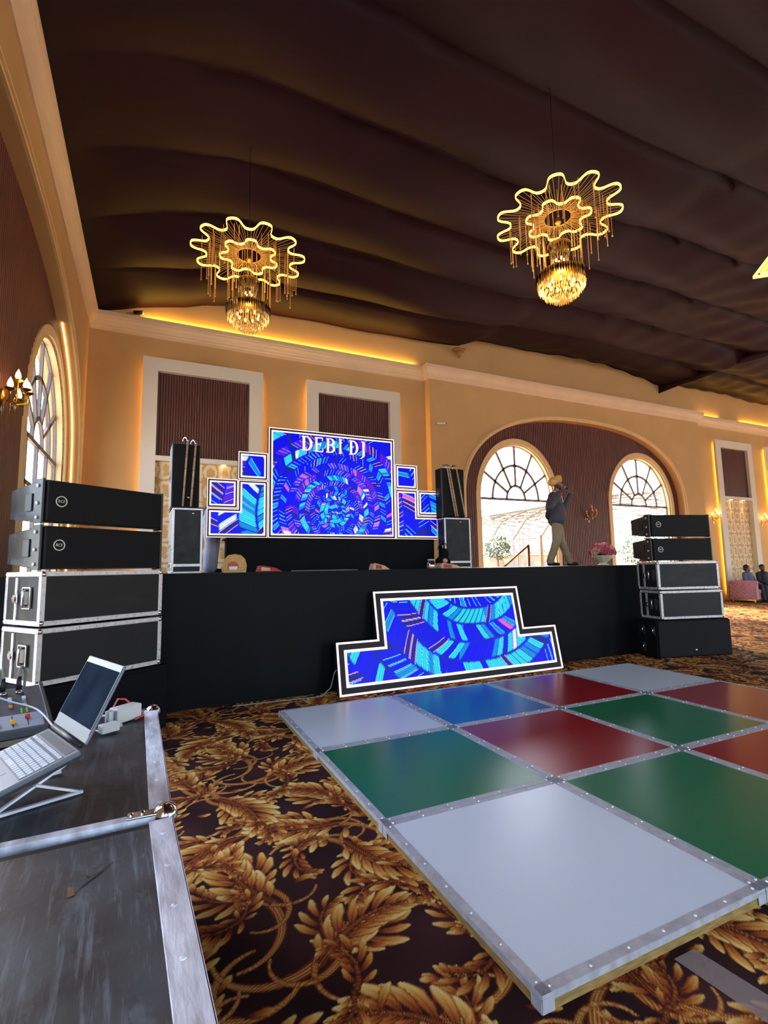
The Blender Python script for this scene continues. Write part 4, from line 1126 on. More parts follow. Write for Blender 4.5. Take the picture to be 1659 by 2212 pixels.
obj('speaker_bar', xf(MB().box(.02, LL - .02, -.038, -.014, -.0002, .0008), bas), 'laptop_dark', lap)
obj('webcam', xf(MB().box(LL / 2 - .005, LL / 2 + .005, -.002, .0, .222, .228), lid), 'badge_white', lap)
sd = thing('laptop_stand', 'thin metal folding stand under the laptop', 'stand', (-1.455, .590, CZ), math.atan2(ldir.y, ldir.x))
for x in (.05, LL - .05):
    obj('foot_rail', MB().bar((x, -.215, .004), (x, .02, .004), .012, .007), 'alu_worn', sd)
    obj('support_arm', MB().bar((x, -.19, .008), (x, -.02, .094), .012, .006), 'alu_worn', sd)
    obj('brace', MB().bar((x + .012, .012, .008), (x + .012, -.10, .060), .010, .006), 'alu_worn', sd)
obj('cross_bar', MB().bar((.05, -.02, .098), (LL - .05, -.02, .098), .012, .006), 'alu_worn', sd)
obj('cross_bar', MB().bar((.05, -.19, .010), (LL - .05, -.19, .010), .012, .006), 'alu_worn', sd)

# board and mixer
mat('board_wood', srgb(120, 112, 100), .6, var=.2, scale=10, stretch=(1, 8, 1))
MR = math.radians(15)
mixp = Vector((-1.505, .955, CZ))
bo = thing('wooden_board', 'worn wooden board lying under the mixer', 'board', tuple(mixp + Vector((0, 0, 0))), MR)
obj('plank', MB().box(-.50, -.015, .0, .36, .001, .022), 'board_wood', bo, bevel=.002)
mx = thing('audio_mixer', 'grey audio mixer with coloured faders and plugged cables', 'mixer', tuple(mixp + Vector((0, 0, .024))), MR)
mat('mixer_grey', srgb(64, 68, 74), .5, var=.08)
mat('mixer_light', srgb(150, 160, 172), .5, var=.05)
mat('knob_blue', srgb(96, 132, 176), .45); mat('knob_orange', srgb(206, 140, 60), .45); mat('knob_white', srgb(216, 214, 210), .45)
mat('fader_red', srgb(200, 26, 22), .4); mat('fader_orange', srgb(236, 160, 20), .4); mat('led_green_dim', srgb(120, 190, 50), .4)
mat('cable_black', srgb(14, 14, 15), .5); mat('cable_white', srgb(198, 200, 206), .5); mat('cable_orange', srgb(220, 96, 60), .5); mat('cable_red', srgb(200, 60, 64), .5); mat('cable_grey', srgb(120, 120, 112), .5)
mw, md = .46, .40
zf = lambda y: .030 + .085 * (y / md)           # sloped top
obj('body', MB().hexa([(-mw, 0, 0), (0, 0, 0), (0, md, 0), (-mw, md, 0)], [(-mw, 0, .03), (0, 0, .03), (0, md, .115), (-mw, md, .115)]), 'mixer_grey', mx, bevel=.004)
obj('fader_panel', MB().hexa([(-mw + .012, .012, zf(.012)), (-.022, .012, zf(.012)), (-.022, .13, zf(.13)), (-mw + .012, .13, zf(.13))],
                             [(-mw + .012, .012, zf(.012) + .0015), (-.022, .012, zf(.012) + .0015), (-.022, .13, zf(.13) + .0015), (-mw + .012, .13, zf(.13) + .0015)]), 'mixer_light', mx)
obj('side_cheek', MB().hexa([(-.010, -.004, -.002), (.006, -.004, -.002), (.006, md + .004, -.002), (-.010, md + .004, -.002)], [(-.010, -.004, .038), (.006, -.004, .038), (.006, md + .004, .124), (-.010, md + .004, .124)]), 'laptop_dark', mx, bevel=.003)
fcol = ['knob_white', 'knob_white', 'laptop_dark', 'knob_white', 'knob_white', 'laptop_dark', 'fader_orange', 'fader_red']
for i in range(8):
    x = -.40 + i * .047; y = (.055, .05, .045, .06, .05, .048, .055, .085)[i]
    obj('fader_slot', MB().hexa([(x - .0015, .025, zf(.025) + .0015), (x + .0015, .025, zf(.025) + .0015), (x + .0015, .12, zf(.12) + .0015), (x - .0015, .12, zf(.12) + .0015)],
                                [(x - .0015, .025, zf(.025) + .0022), (x + .0015, .025, zf(.025) + .0022), (x + .0015, .12, zf(.12) + .0022), (x - .0015, .12, zf(.12) + .0022)]), 'laptop_dark', mx)
    obj('fader_cap', MB().cbox((x, y, zf(y) + .009), (.016, .022, .014)), fcol[i], mx, bevel=.003)
    for k, y2 in enumerate((.165, .20, .235, .27)):
        if i > 5 and k < 1: continue
        kn = obj('knob', MB().lathe([(.0085, 0), (.007, .012), (.0, .012)], 10, (x, y2, zf(y2))), ['knob_blue', 'knob_orange', 'knob_blue', 'knob_white'][k], mx, True)
for x in (-.085, -.068):
    obj('level_meter', MB().bar((x, .135, zf(.135) + .003), (x, .175, zf(.175) + .003), .006, .003), 'led_green_dim', mx)
for i in range(7):
    x = -.40 + i * .053
    obj('jack_socket', MB().lathe([(.013, 0), (.013, .008), (.007, .008), (.007, .002), (0, .002)], 12, (x, .335, zf(.335))), 'chrome', mx, True)
def plug_cable(label, name, base, pts, r, m, plug='cable_black'):
    t = thing(name, label, 'cable', tuple(base), 0, 'cables at the mixer'); b = Vector(base)
    P = [Vector(p) - b for p in pts]
    # smooth the path
    Q = []
    for i in range(len(P) - 1):
        p0, p1, p2, p3 = P[max(i - 1, 0)], P[i], P[i + 1], P[min(i + 2, len(P) - 1)]
        for k in range(8):
            s = k / 8; Q.append(.5 * ((2 * p1) + (p2 - p0) * s + (2 * p0 - 5 * p1 + 4 * p2 - p3) * s * s + (3 * p1 - p0 - 3 * p2 + p3) * s ** 3))
    Q.append(P[-1])
    obj('cord', MB().tube(Q, r, 8), m, t, True)
    if plug: obj('plug', MB().cyl(P[0], P[0] + (P[1] - P[0]).normalized() * .055, .011, .008, 10), plug, t, True)
    return t
def mixpt(x, y, z): v = Vector((x * math.cos(MR) - y * math.sin(MR), x * math.sin(MR) + y * math.cos(MR), 0)); return mixp + v + Vector((0, 0, .024 + z))
plug_cable('black cable looping from the mixer back, next to the orange plug', 'mixer_cable', mixpt(-.35, .335, .115), [mixpt(-.35, .335, .115), mixpt(-.35, .345, .20), mixpt(-.37, .40, .27), mixpt(-.43, .42, .27), mixpt(-.55, .40, .18)], .006, 'cable_black')
plug_cable('thick black cable bundle curving over the mixer corner', 'mixer_cable', mixpt(-.27, .335, .115), [mixpt(-.27, .335, .115), mixpt(-.27, .35, .19), mixpt(-.30, .42, .30), mixpt(-.40, .46, .30), mixpt(-.56, .45, .22)], .009, 'cable_black')
plug_cable('short orange patch cable arching on the mixer', 'patch_cable', mixpt(-.33, .29, .10), [mixpt(-.33, .29, .10), mixpt(-.33, .295, .165), mixpt(-.30, .31, .19), mixpt(-.265, .32, .18), mixpt(-.255, .325, .12)], .006, 'cable_orange', 'cable_red')
plug_cable('grey cable with black plug bent at the mixer back edge', 'mixer_cable', mixpt(-.085, .335, .115), [mixpt(-.085, .335, .115), mixpt(-.085, .34, .185), mixpt(-.075, .36, .205), mixpt(-.06, .40, .17), mixpt(-.06, .43, .06)], .006, 'cable_grey')
plug_cable('grey cable with black plug standing beside another at the mixer back', 'mixer_cable', mixpt(-.14, .335, .115), [mixpt(-.14, .335, .115), mixpt(-.14, .34, .19), mixpt(-.145, .37, .20), mixpt(-.15, .43, .10), mixpt(-.15, .44, .03)], .006, 'cable_grey')
plug_cable('thin white cable running from the mixer to the laptop', 'audio_cable', mixpt(-.22, .27, .095), [mixpt(-.22, .27, .095), mixpt(-.19, .25, .125), mixpt(-.12, .19, .10), mixpt(-.04, .08, .075), LA + Vector((.012, .02, -.02))], .0035, 'cable_white', None)

# chargers
mat('charger_white', srgb(206, 204, 200), .4, var=.04); mat('charger_tan', srgb(186, 168, 142), .5, var=.05)
pb = thing('power_adapter', 'larger pale power brick with a red cord on the case', 'power adapter', (-1.262, 1.085, CZ), math.radians(38))
obj('brick', MB().box(-.052, .062, -.030, .030, .001, .062), 'charger_white', pb, bevel=.006)
obj('plug_face', MB().box(-.060, -.051, -.026, .026, .006, .056), 'speaker_grey', pb, bevel=.003)
for y in (-.012, .012): obj('fold_fin', MB().box(-.078, -.060, y - .004, y + .004, .010, .056), 'charger_white', pb, bevel=.002)
obj('cord', MB().tube([(-.02, .032, .02), (-.02, .05, .05), (.0, .045, .085), (.03, .04, .078), (.06, .038, .05), (.075, .02, .015), (.072, -.03, .008), (.02, -.045, .006)], .004, 8), 'cable_red', pb, True)
ch = thing('phone_charger', 'small white phone charger lying before the larger power brick', 'charger', (-1.306, .935, CZ), math.radians(28))
obj('block', MB().box(-.038, .030, -.021, .021, .004, .036), 'charger_white', ch, bevel=.004)
obj('usb_plug', MB().box(.030, .046, -.008, .008, .012, .024), 'charger_tan', ch, bevel=.002)
for y in (-.009, .009): obj('pin', MB().cyl((-.038, y, .020), (-.056, y, .020), .0025, n=8), 'chrome', ch, True)
tbp = thing('tablet', 'dark tablet edge standing at the far left behind the mixer', 'tablet', (-2.0, 1.44, CZ), math.radians(15))
obj('shell', xf(MB().box(-.13, .09, -.004, .004, .004, .30), Matrix.Rotation(-.35, 4, 'X') @ Matrix.Rotation(.35, 4, 'Y')), 'laptop_silver', tbp, bevel=.002)
obj('glass_face', xf(MB().box(-.124, .084, -.006, -.004, .01, .294), Matrix.Rotation(-.35, 4, 'X') @ Matrix.Rotation(.35, 4, 'Y')), 'laptop_dark', tbp)

# floor cable to the stepped screen, clear tape on the carpet
pts = [(-.35, 4.25, .008), (.0, 4.22, .008), (.35, 4.20, .008), (.60, 4.16, .012), (.70, 4.14, .10), (.745, 4.13, .27), (.79, 4.13, .31)]
Q = []
for i in range(len(pts) - 1):
    for k in range(6): Q.append(Vector(pts[i]).lerp(Vector(pts[i + 1]), k / 6))
Q.append(Vector(pts[-1]))
tag(obj('power_cable', MB().tube(Q, .006, 6), 'cable_grey', None, True), 'thin grey cable on the carpet leading up to the stepped screen', 'cable')
def tape_mat():
    m = bpy.data.materials.new('clear_tape'); m.use_nodes = True; n = m.node_tree.nodes; l = m.node_tree.links; b = n['Principled BSDF']
    b.inputs['Base Color'].default_value = srgb(176, 156, 146); b.inputs['Roughness'].default_value = .35
    tr = n.new('ShaderNodeBsdfTransparent'); mx_ = n.new('ShaderNodeMixShader'); mx_.inputs[0].default_value = .38
    l.new(tr.outputs[0], mx_.inputs[1]); l.new(b.outputs[0], mx_.inputs[2]); l.new(mx_.outputs[0], n['Material Output'].inputs[0]); MATS['clear_tape'] = m
tape_mat()
tag(obj('floor_tape', MB().prism([(.590, -.03), (.70, -.03), (.735, -.42), (.615, -.42)], .001, .0022, lambda u, v, d: (u, v, d)), 'clear_tape'), 'strip of clear tape stuck on the carpet near the front panel', 'tape')

# ------------------------------------------------------------------ chandeliers
mat('rod_gold', srgb(206, 160, 110), .3, .6, var=.05)
def chandelier_parts():
    R = .80; parts = []
    def wav(n, R0, amp, ph, k=1.6):
        out = []
        for i in range(n * 24):
            a = 2 * PI * i / (n * 24); c = math.cos(n * a + ph); s = math.tanh(k * c) / math.tanh(k)
            r = R0 * (1 - amp + amp * s); aa = a + .16 / n * math.sin(2 * (n * a + ph)); out.append((r * math.cos(aa), r * math.sin(aa)))
        return out
    return wav(11, R, .125, .4, 1.15), wav(7, R * .52, .135, 1.1, 1.15)
OUT, INN = chandelier_parts()
def ring_mesh(curve, z, h=.030, w=.012):
    n = len(curve); o = []
    mb = MB(); a = [(x * (1 - w / 2 / math.hypot(x, y)), y * (1 - w / 2 / math.hypot(x, y))) for x, y in curve]
    b = [(x * (1 + w / 2 / math.hypot(x, y)), y * (1 + w / 2 / math.hypot(x, y))) for x, y in curve]
    mb.ribbon(a, b, z - h, z, lambda u, v, d: (u, v, d), closed=True); return mb
def crystals(rad, z, n, h, r, seed, jit=.0):
    mb = MB(); rr = random.Random(seed)
    for i in range(n):
        a = 2 * PI * i / n + rr.uniform(-.02, .02); q = rad + rr.uniform(-jit, jit); x, y = q * math.cos(a), q * math.sin(a); zz = z + rr.uniform(-.01, .01)
        k = len(mb.v); mb.v += [(x, y, zz)] + [(x + r * math.cos(a + PI / 2 * j), y + r * math.sin(a + PI / 2 * j), zz - h * .35) for j in range(4)] + [(x, y, zz - h)]
        mb.f += [(k, k + 1 + (j + 1) % 4, k + 1 + j) for j in range(4)] + [(k + 5, k + 1 + j, k + 1 + (j + 1) % 4) for j in range(4)]
    return mb
RODM = MB().cyl((0, 0, 0), (0, 0, -.42), .0042, n=6).sphere((0, 0, -.425), .011, 8, 5).mesh('hanging_rod'); RODM.materials.append(MATS['rod_gold'])
def chandelier(label, x, y, z, rz, lit):
    t = thing('chandelier', label, 'chandelier', (x, y, z), rz, 'chandeliers under the maroon ceiling')
    obj('outer_light_ring', ring_mesh(OUT, 0), 'ring_led', t); obj('inner_light_ring', ring_mesh(INN, -.02), 'ring_led', t)
    obj('centre_hoop', MB().tube([(.17 * math.cos(2 * PI * i / 32), .17 * math.sin(2 * PI * i / 32), -.01) for i in range(32)], .006, 6, closed=True), 'gold', t, True)
    mb = MB()
    for i in range(0, len(OUT), 3):
        a = math.atan2(OUT[i][1], OUT[i][0]); mb.bar((.17 * math.cos(a), .17 * math.sin(a), -.008), (OUT[i][0], OUT[i][1], -.012), .0024)
    for i in range(0, len(INN), 3):
        a = math.atan2(INN[i][1], INN[i][0]); mb.bar((.17 * math.cos(a), .17 * math.sin(a), -.012), (INN[i][0], INN[i][1], -.03), .0024)
    s = obj('string_web', mb, 'string_lit', t); s['kind'] = 'stuff'
    rr = random.Random(int(x * 100))
    for i in range(74):
        q = math.sqrt(rr.uniform(.06, .78)) * .80; a = 2 * PI * (i * .618034); link('hanging_rod', RODM, t, (q * math.cos(a), q * math.sin(a), -.01), (0, 0, 0), (1, 1, rr.uniform(.75, 1.35)))
    obj('stem', MB().cyl((0, 0, -.55), (0, 0, 8.0 - z if z < 7.6 else .4), .005, n=8), 'black_plastic', t, True)
    obj('finial', MB().lathe([(.0, -.02), (.03, .0), (.045, .03), (.02, .05), (.035, .075), (.0, .09)], 12, (0, 0, -.10)), 'gold', t, True)
    # crystal body: small top drum, neck, wide drum, bowl
    obj('top_band', crystals(.135, -.40, 26, .12, .012, 1), 'crystal_black', t)['kind'] = 'stuff'
    obj('top_plate', MB().cyl((0, 0, -.395), (0, 0, -.405), .15, n=24), 'gold', t)
    for k, (rad, zz, nn, hh) in enumerate(((.115, -.50, 24, .10), (.10, -.57, 22, .11), (.11, -.66, 24, .10))):
        obj('neck_crystals', crystals(rad, zz, nn, hh, .011, 3 + k), 'crystal_bowl', t)['kind'] = 'stuff'
    obj('neck_ring', MB().tube([(.16 * math.cos(2 * PI * i / 28), .16 * math.sin(2 * PI * i / 28), -.755) for i in range(28)], .008, 6, closed=True), 'gold', t, True)
    obj('wide_plate', MB().lathe([(.17, -.765), (.30, -.80), (.30, -.81), (.0, -.80)], 28), 'gold', t, True)
    obj('wide_band', crystals(.305, -.795, 60, .17, .013, 8), 'crystal_black', t)['kind'] = 'stuff'
    for k, (rad, zz, nn, hh) in enumerate(((.285, -.92, 52, .11), (.25, -.96, 46, .11), (.21, -1.01, 40, .11), (.165, -1.05, 32, .10), (.115, -1.09, 24, .09), (.06, -1.12, 14, .08))):
        obj('bowl_crystals', crystals(rad, zz, nn, hh, .013, 20 + k, .006), 'crystal_bowl', t)['kind'] = 'stuff'
    bulbs = MB()
    for i in range(9):
        a = 2 * PI * i / 9; obj('bulb', MB().sphere((.15 * math.cos(a), .15 * math.sin(a), -.93), (.018, .018, .03), 8, 6), lit, t, True)
    for i in range(4):
        a = 2 * PI * i / 4; obj('bulb', MB().sphere((.05 * math.cos(a), .05 * math.sin(a), -.60), (.014, .014, .024), 8, 6), lit, t, True)
    l = bpy.data.lights.new('chandelier_light', 'POINT'); l.energy = 22; l.color = (1, .66, .25); l.shadow_soft_size = .25
    lo = bpy.data.objects.new('chandelier_light', l); COL.objects.link(lo); lo.parent = t; lo.location = (0, 0, -.25)
    l2 = bpy.data.lights.new('bowl_light', 'POINT'); l2.energy = 30 if lit == 'bulb' else 7; l2.color = (1, .62, .2); l2.shadow_soft_size = .08
    lo = bpy.data.objects.new('bowl_light', l2); COL.objects.link(lo); lo.parent = t; lo.location = (0, 0, -.92)
emit('bulb_dim', (1.0, .74, .40, 1), 3.0, sampling='NONE')
chandelier('wavy ring chandelier with dimmer crystal bowl, above the screens', -.02, 5.60, 6.0, .3, 'bulb_dim')
chandelier('wavy ring chandelier with brightly lit crystal bowl, above the dance floor', 3.56, 3.18, 6.0, 1.1, 'bulb')
def square_chandelier(label, x, y, z):
    t = thing('square_chandelier', label, 'chandelier', (x, y, z), math.radians(-41.2), 'chandeliers under the maroon ceiling')
    # local: corner at the origin, sides run along +x and -y
    for nm, o_, w in (('outer_light_ring', 0, 1.25), ('inner_light_ring', .075, 1.10)):
        P = [(o_, -o_), (o_ + w, -o_), (o_ + w, -o_ - w), (o_, -o_ - w)]
        Q = [(o_ + .016, -o_ - .016), (o_ + w - .016, -o_ - .016), (o_ + w - .016, -o_ - w + .016), (o_ + .016, -o_ - w + .016)]
        obj(nm, MB().ribbon(P, Q, -.045, 0, lambda u, v, d: (u, v, d), closed=True), 'ring_led', t)
    obj('frame_plate', MB().box(.06, 1.19, -1.19, -.06, .004, .016), 'gold', t)
    rr = random.Random(4)
    for i in range(60): link('hanging_rod', RODM, t, (rr.uniform(.10, 1.15), -rr.uniform(.10, 1.15), -.01), (0, 0, 0), (1, 1, rr.uniform(.8, 1.4)))
    obj('stem', MB().cyl((.62, -.62, .01), (.62, -.62, 8.0 - z), .006, n=8), 'black_plastic', t, True)
square_chandelier('square double ring chandelier cut off by the right picture edge', 7.482, 2.959, 6.0)

# ------------------------------------------------------------------ wall sconces
def sconce(label, loc, rz, s=1.0, lit='bulb'):
    t = thing('wall_sconce', label, 'wall lamp', loc, rz, 'candle wall lamps')
    obj('back_plate', MB().lathe([(0, 0), (.06, 0), (.05, .02), (0, .03)], 14, (0, 0, 0), lambda x, y, z: (x, -z, y * 1.6)), 'gold', t, True)
    obj('drop_stem', MB().tube([(0, -.02, 0), (0, -.10, -.06), (0, -.12, .0)], .010, 8), 'gold', t, True)
    for i, (dx, dy, dz) in enumerate(((-.17, -.10, .02), (-.06, -.20, .06), (.06, -.20, .06), (.17, -.10, .02), (0, -.12, .16))):
        dx, dy, dz = dx * s, dy * s, dz * s
        a = obj('arm', MB().tube([(0, -.05, -.02), (dx * .4, dy * .6, -.07), (dx * .85, dy, -.04), (dx, dy, dz)], .008, 8), 'gold', t, True)
        obj('drip_dish', MB().lathe([(.012, -.01), (.05, .015), (.055, .022), (.0, .012)], 12, (dx, dy, dz)), 'gold', a, True)
        obj('flame_bulb', MB().lathe([(.0, .02), (.02, .03), (.030, .06), (.022, .10), (.006, .135), (.0, .15)], 10, (dx, dy, dz)), lit, a, True)
    obj('crystal_drops', crystals(.11 * s, -.06, 14, .10, .010, 5), 'crystal', t)['kind'] = 'stuff'
    obj('bead_chain', crystals(.02, -.10, 5, .18, .012, 6), 'crystal', t)['kind'] = 'stuff'
    if lit == 'bulb':
        l = bpy.data.lights.new('sconce_light', 'POINT'); l.energy = 9; l.color = (1, .62, .2); l.shadow_soft_size = .10
        lo = bpy.data.objects.new('sconce_light', l); COL.objects.link(lo); lo.parent = t; lo.location = (0, -.22, .16)
sconce('lit golden candle sconce on the dark wood of the left wall', (XLR + .035, 5.13, 3.36), PI / 2, 1.15)
mat('sconce_off', srgb(226, 170, 110), .35, .3)
sconce('unlit golden sconce on the wood panel between the two stage windows', (11.78, YB - .035, 3.02), 0, 1.25, 'sconce_off')
sconce('lit sconce beside the topmost speaker of the right stack', (18.30, YB - .005, 3.14), 0, 1.2)
sconce('lit sconce between the two niches at far right', (21.48, YB - .005, 3.06), 0, 1.2)

# small fittings on the walls
c = thing('security_camera', 'small white security camera on the bay wall', 'camera', (5.98, YBAY, 5.42), 0)
obj('mount', MB().cyl((0, 0, .0), (0, -.06, 0), .025, n=12), 'badge_white', c, True)
obj('housing', MB().bar((0, -.06, 0), (.17, -.20, -.03), .055, .055), 'badge_white', c, bevel=.01)
obj('lens', MB().cyl((.17, -.20, -.03), (.18, -.21, -.032), .02, n=10), 'black_plastic', c, True)
c = thing('ceiling_spotlight', 'small silver spotlight on the moulding at the wall corner', 'spotlight', (-1.72, YB - .10, 7.12), 0)
obj('bracket', MB().bar((-.12, 0, .03), (.02, -.02, .05), .02, .02), 'aluminium', c)
obj('barrel', MB().cyl((.02, -.02, .05), (.20, -.06, .06), .04, .05, 14), 'black_plastic', c, True)
obj('lens', MB().cyl((.20, -.06, .06), (.205, -.062, .06), .045, n=14), 'badge_white', c, True)
mat('gold_cloth', srgb(150, 106, 50), .5, var=.25, scale=14)
c = thing('cloth_knot', 'knotted golden cloth where the ceiling drape is tied', 'cloth', (6.80, YB - .22, 7.62), 0)
obj('knot', MB().sphere((0, 0, .12), (.16, .10, .07), 12, 8), 'gold_cloth', c, True)
obj('tail', MB().tube([(.0, 0, .12), (.03, -.02, .02), (.02, 0, -.10)], [.06, .08, .04], 10), 'gold_cloth', c, True)
obj('tail', MB().tube([(.06, 0, .14), (.16, -.02, .12), (.24, 0, .18)], [.05, .06, .03], 10), 'gold_cloth', c, True)
# ------------------------------------------------------------------ people
def blob(name, prims, voxel, m, parent=None, smooth=2):
    mb = MB()
    for p in prims:
        if p[0] == 'c':
            a, b, r1, r2 = Vector(p[1]), Vector(p[2]), p[3], p[4]; d = b - a; n = 7
            mb.sphere(a, r1, 14, 10); mb.sphere(b, r2, 14, 10)
            if d.length > 1e-5: mb.cyl(a, b, r1, r2, 14)
        else:
            mb.sphere(p[1], p[2], 20, 14)
    me = mb.mesh(name); o = link(name, me)
    r = o.modifiers.new('remesh', 'REMESH'); r.mode = 'VOXEL'; r.voxel_size = voxel
    s = o.modifiers.new('smooth', 'SMOOTH'); s.iterations = smooth; s.factor = .5
    bpy.context.view_layer.update()
    me2 = bpy.data.meshes.new_from_object(o.evaluated_get(bpy.context.evaluated_depsgraph_get()))
    bpy.data.objects.remove(o); me2.name = name; me2.materials.clear(); me2.materials.append(MATS[m])
    me2.polygons.foreach_set('use_smooth', [True] * len(me2.polygons))
    return link(name, me2, parent)
def chain(pts, rs): return [('c', pts[i], pts[i + 1], rs[i], rs[i + 1]) for i in range(len(pts) - 1)]
def head_prims(c, f=1.0):
    """skull, jaw, nose, ears and neck start; c is the head centre, face towards +x"""
    x, y, z = c; E = lambda dx, dy, dz, r: ('e', (x + dx * f, y + dy * f, z + dz * f), tuple(q * f for q in r))
    return [E(-.012, 0, .03, (.098, .077, .098)), E(.025, 0, -.045, (.070, .058, .070)), E(.092, 0, -.012, (.018, .014, .024)), E(.080, 0, .012, (.02, .040, .014)),
            E(.075, 0, -.055, (.018, .026, .012)), E(-.005, .078, -.005, (.020, .012, .032)), E(-.005, -.078, -.005, (.020, .012, .032)), E(.068, 0, -.088, (.022, .026, .018))]
def hand(w, d, up, curl, f=1.0):
    """palm with four bent fingers and a thumb; w wrist, d finger direction, up back-of-hand normal"""
    w, d, up = Vector(w), Vector(d).normalized(), Vector(up).normalized(); s = d.cross(up).normalized(); P = []
    k = w + d * .085 * f
    P += [('c', w, k + s * .018 * f, .022 * f, .018 * f), ('c', w, k - s * .018 * f, .022 * f, .018 * f)]
    for i, ln in enumerate((.070, .080, .074, .058)):
        a = k + s * (.030 - .020 * i) * f; d1 = (d * math.cos(curl) - up * math.sin(curl)); d2 = (d * math.cos(2 * curl) - up * math.sin(2 * curl))
        b = a + d1 * ln * .5 * f; c = b + d2 * ln * .55 * f
        P += [('c', a, b, .0095 * f, .009 * f), ('c', b, c, .009 * f, .0075 * f)]
    t0 = w + d * .03 * f + s * .025 * f; t1 = t0 + (s * .8 + d * .6).normalized() * .04 * f; t2 = t1 + (d - up * .3).normalized() * .035 * f
    P += [('c', t0, t1, .012 * f, .010 * f), ('c', t1, t2, .010 * f, .008 * f)]
    return P
mat('turban_gold', srgb(214, 164, 96), .65, var=.12, scale=16, stretch=(1, 1, 4), bump=.3, bscale=30)
mat('jacket_grey', srgb(58, 54, 66), .7, var=.12, scale=12, bump=.15, bscale=40)
mat('trouser_khaki', srgb(138, 120, 92), .75, var=.12, scale=10, bump=.2, bscale=25)
mat('shirt_white', srgb(190, 184, 186), .7, var=.05)
mat('shoe_black', srgb(18, 16, 16), .35)
mat('eye_dark', srgb(24, 18, 16), .3)

def speaker_man():
    sk = [('c', (0, 0, .98), (0, 0, 1.20), .125, .12), ('c', (0, 0, 1.20), (-.01, 0, 1.40), .13, .12), ('c', (-.01, .10, 1.43), (-.01, -.10, 1.43), .075, .075)]
    sk += chain([(-.01, 0, 1.45), (.03, 0, 1.58)], [.062, .056]) + head_prims((.055, 0, 1.685))
    fw_, bk = [(.03, .09, .95), (.10, .09, .50), (.245, .09, .09)], [(-.02, -.09, .95), (-.05, -.09, .50), (-.205, -.09, .10)]
    for L in (fw_, bk): sk += chain(L, [.088, .058, .040])
    sk += [('c', (.235, .09, .055), (.36, .10, .03), .036, .026), ('c', (-.205, -.09, .06), (-.09, -.09, .03), .036, .026)]
    far = [(-.01, .19, 1.44), (.23, .20, 1.21), (.335, .12, 1.475)]; nearA = [(-.01, -.20, 1.44), (-.19, -.25, 1.18), (-.20, -.06, 1.02)]
    sk += chain(far, [.055, .045, .030]) + chain(nearA, [.055, .045, .030])
    sk += hand((.345, .11, 1.49), (-.15, -.45, .75), (.95, .1, .25), .95) + hand((-.20, -.04, 1.01), (.15, .9, -.2), (-.9, .1, 0), .45)
    sk += [('c', (.372, .085, 1.545), (.385, .08, 1.60), .0095, .009), ('c', (.385, .08, 1.60), (.388, .078, 1.645), .009, .0075)]
    o = blob('person', sk, .0085, 'skin')
    tag(o, 'man in golden turban, grey jacket and khaki trousers speaking into a microphone', 'person')
    jk = [('c', (.0, .065, .955), (-.01, .03, 1.16), .165, .165), ('c', (.0, -.065, .955), (-.01, -.03, 1.16), .165, .165), ('c', (-.01, 0, 1.16), (-.02, 0, 1.40), .168, .140), ('c', (-.02, .13, 1.42), (-.02, -.13, 1.42), .085, .085), ('e', (.06, 0, 1.08), (.13, .15, .20)), ('e', (-.08, 0, 1.20), (.13, .17, .26))]
    jk += chain(far, [.075, .066, .050]) + chain(nearA, [.075, .070, .052])
    blob('jacket', jk, .013, 'jacket_grey', o)
    tr = [('c', (.0, .05, .90), (.0, -.05, .90), .118, .118)]
    for L in (fw_, bk): tr += chain([Vector(L[0]) - Vector((0, 0, .06)), L[1], L[2]], [.106, .085, .072])
    blob('trousers', tr, .013, 'trouser_khaki', o)
    for f in ((.235, .09, .055, .40, .03), (-.205, -.09, .055, -.035, .028)):
        blob('shoe', [('c', (f[0] - .02, f[1], .045), (f[3], f[1] + .01, .034), .042, .032), ('e', (f[0], f[1], .06), (.05, .042, .05))], .008, 'shoe_black', o)
    # turban: tall wrapped shape that leans back from a peaked front
    tb = [('e', (.035, 0, 1.765), (.118, .100, .085)), ('e', (-.02, 0, 1.745), (.110, .102, .090)), ('e', (.075, 0, 1.80), (.075, .080, .075)), ('e', (-.055, 0, 1.705), (.075, .088, .065)), ('e', (.105, 0, 1.83), (.040, .055, .045))]
    t = blob('turban', tb, .008, 'turban_gold', o)
    for k in range(5):
        pts = []
        for i in range(25):
            a = PI * i / 24; pts.append((.105 - .045 * k - .01 * math.sin(a), .104 * math.cos(a), 1.725 + .010 * k + (.118 - .018 * k) * math.sin(a)))
        obj('turban_fold', MB().tube(pts, .007, 6), 'turban_gold', t, True)
    blob('beard', [('e', (.085, 0, 1.615), (.052, .060, .055)), ('e', (.045, .05, 1.64), (.045, .022, .05)), ('e', (.045, -.05, 1.64), (.045, .022, .05)), ('e', (.118, 0, 1.652), (.022, .035, .012))], .007, 'hair', o)
    for s in (-1, 1):
        obj('eye', MB().sphere((.138, s * .032, 1.695), (.010, .014, .009), 8, 6), 'eye_dark', o, True)
        obj('eyebrow', MB().tube([(.135, s * .018, 1.715), (.142, s * .034, 1.720), (.130, s * .052, 1.712)], .006, 6), 'hair', o, True)
    obj('collar', MB().tube([(-.05, .06, 1.53), (.0, .07, 1.51), (.07, .045, 1.47), (.115, .01, 1.40), (.145, .0, 1.30)], [.016, .018, .018, .016, .012], 8), 'shirt_white', o, True)
    obj('collar', MB().tube([(-.05, -.06, 1.53), (.0, -.07, 1.51), (.07, -.05, 1.47), (.118, -.02, 1.40), (.15, -.01, 1.30)], [.016, .018, .018, .016, .012], 8), 'shirt_white', o, True)
    o.location = (6.37, 6.40, STZ + .003); o.rotation_euler = (0, 0, math.radians(-27))
    Mw = Matrix.Translation(o.location) @ Matrix.Rotation(math.radians(-27), 4, 'Z')
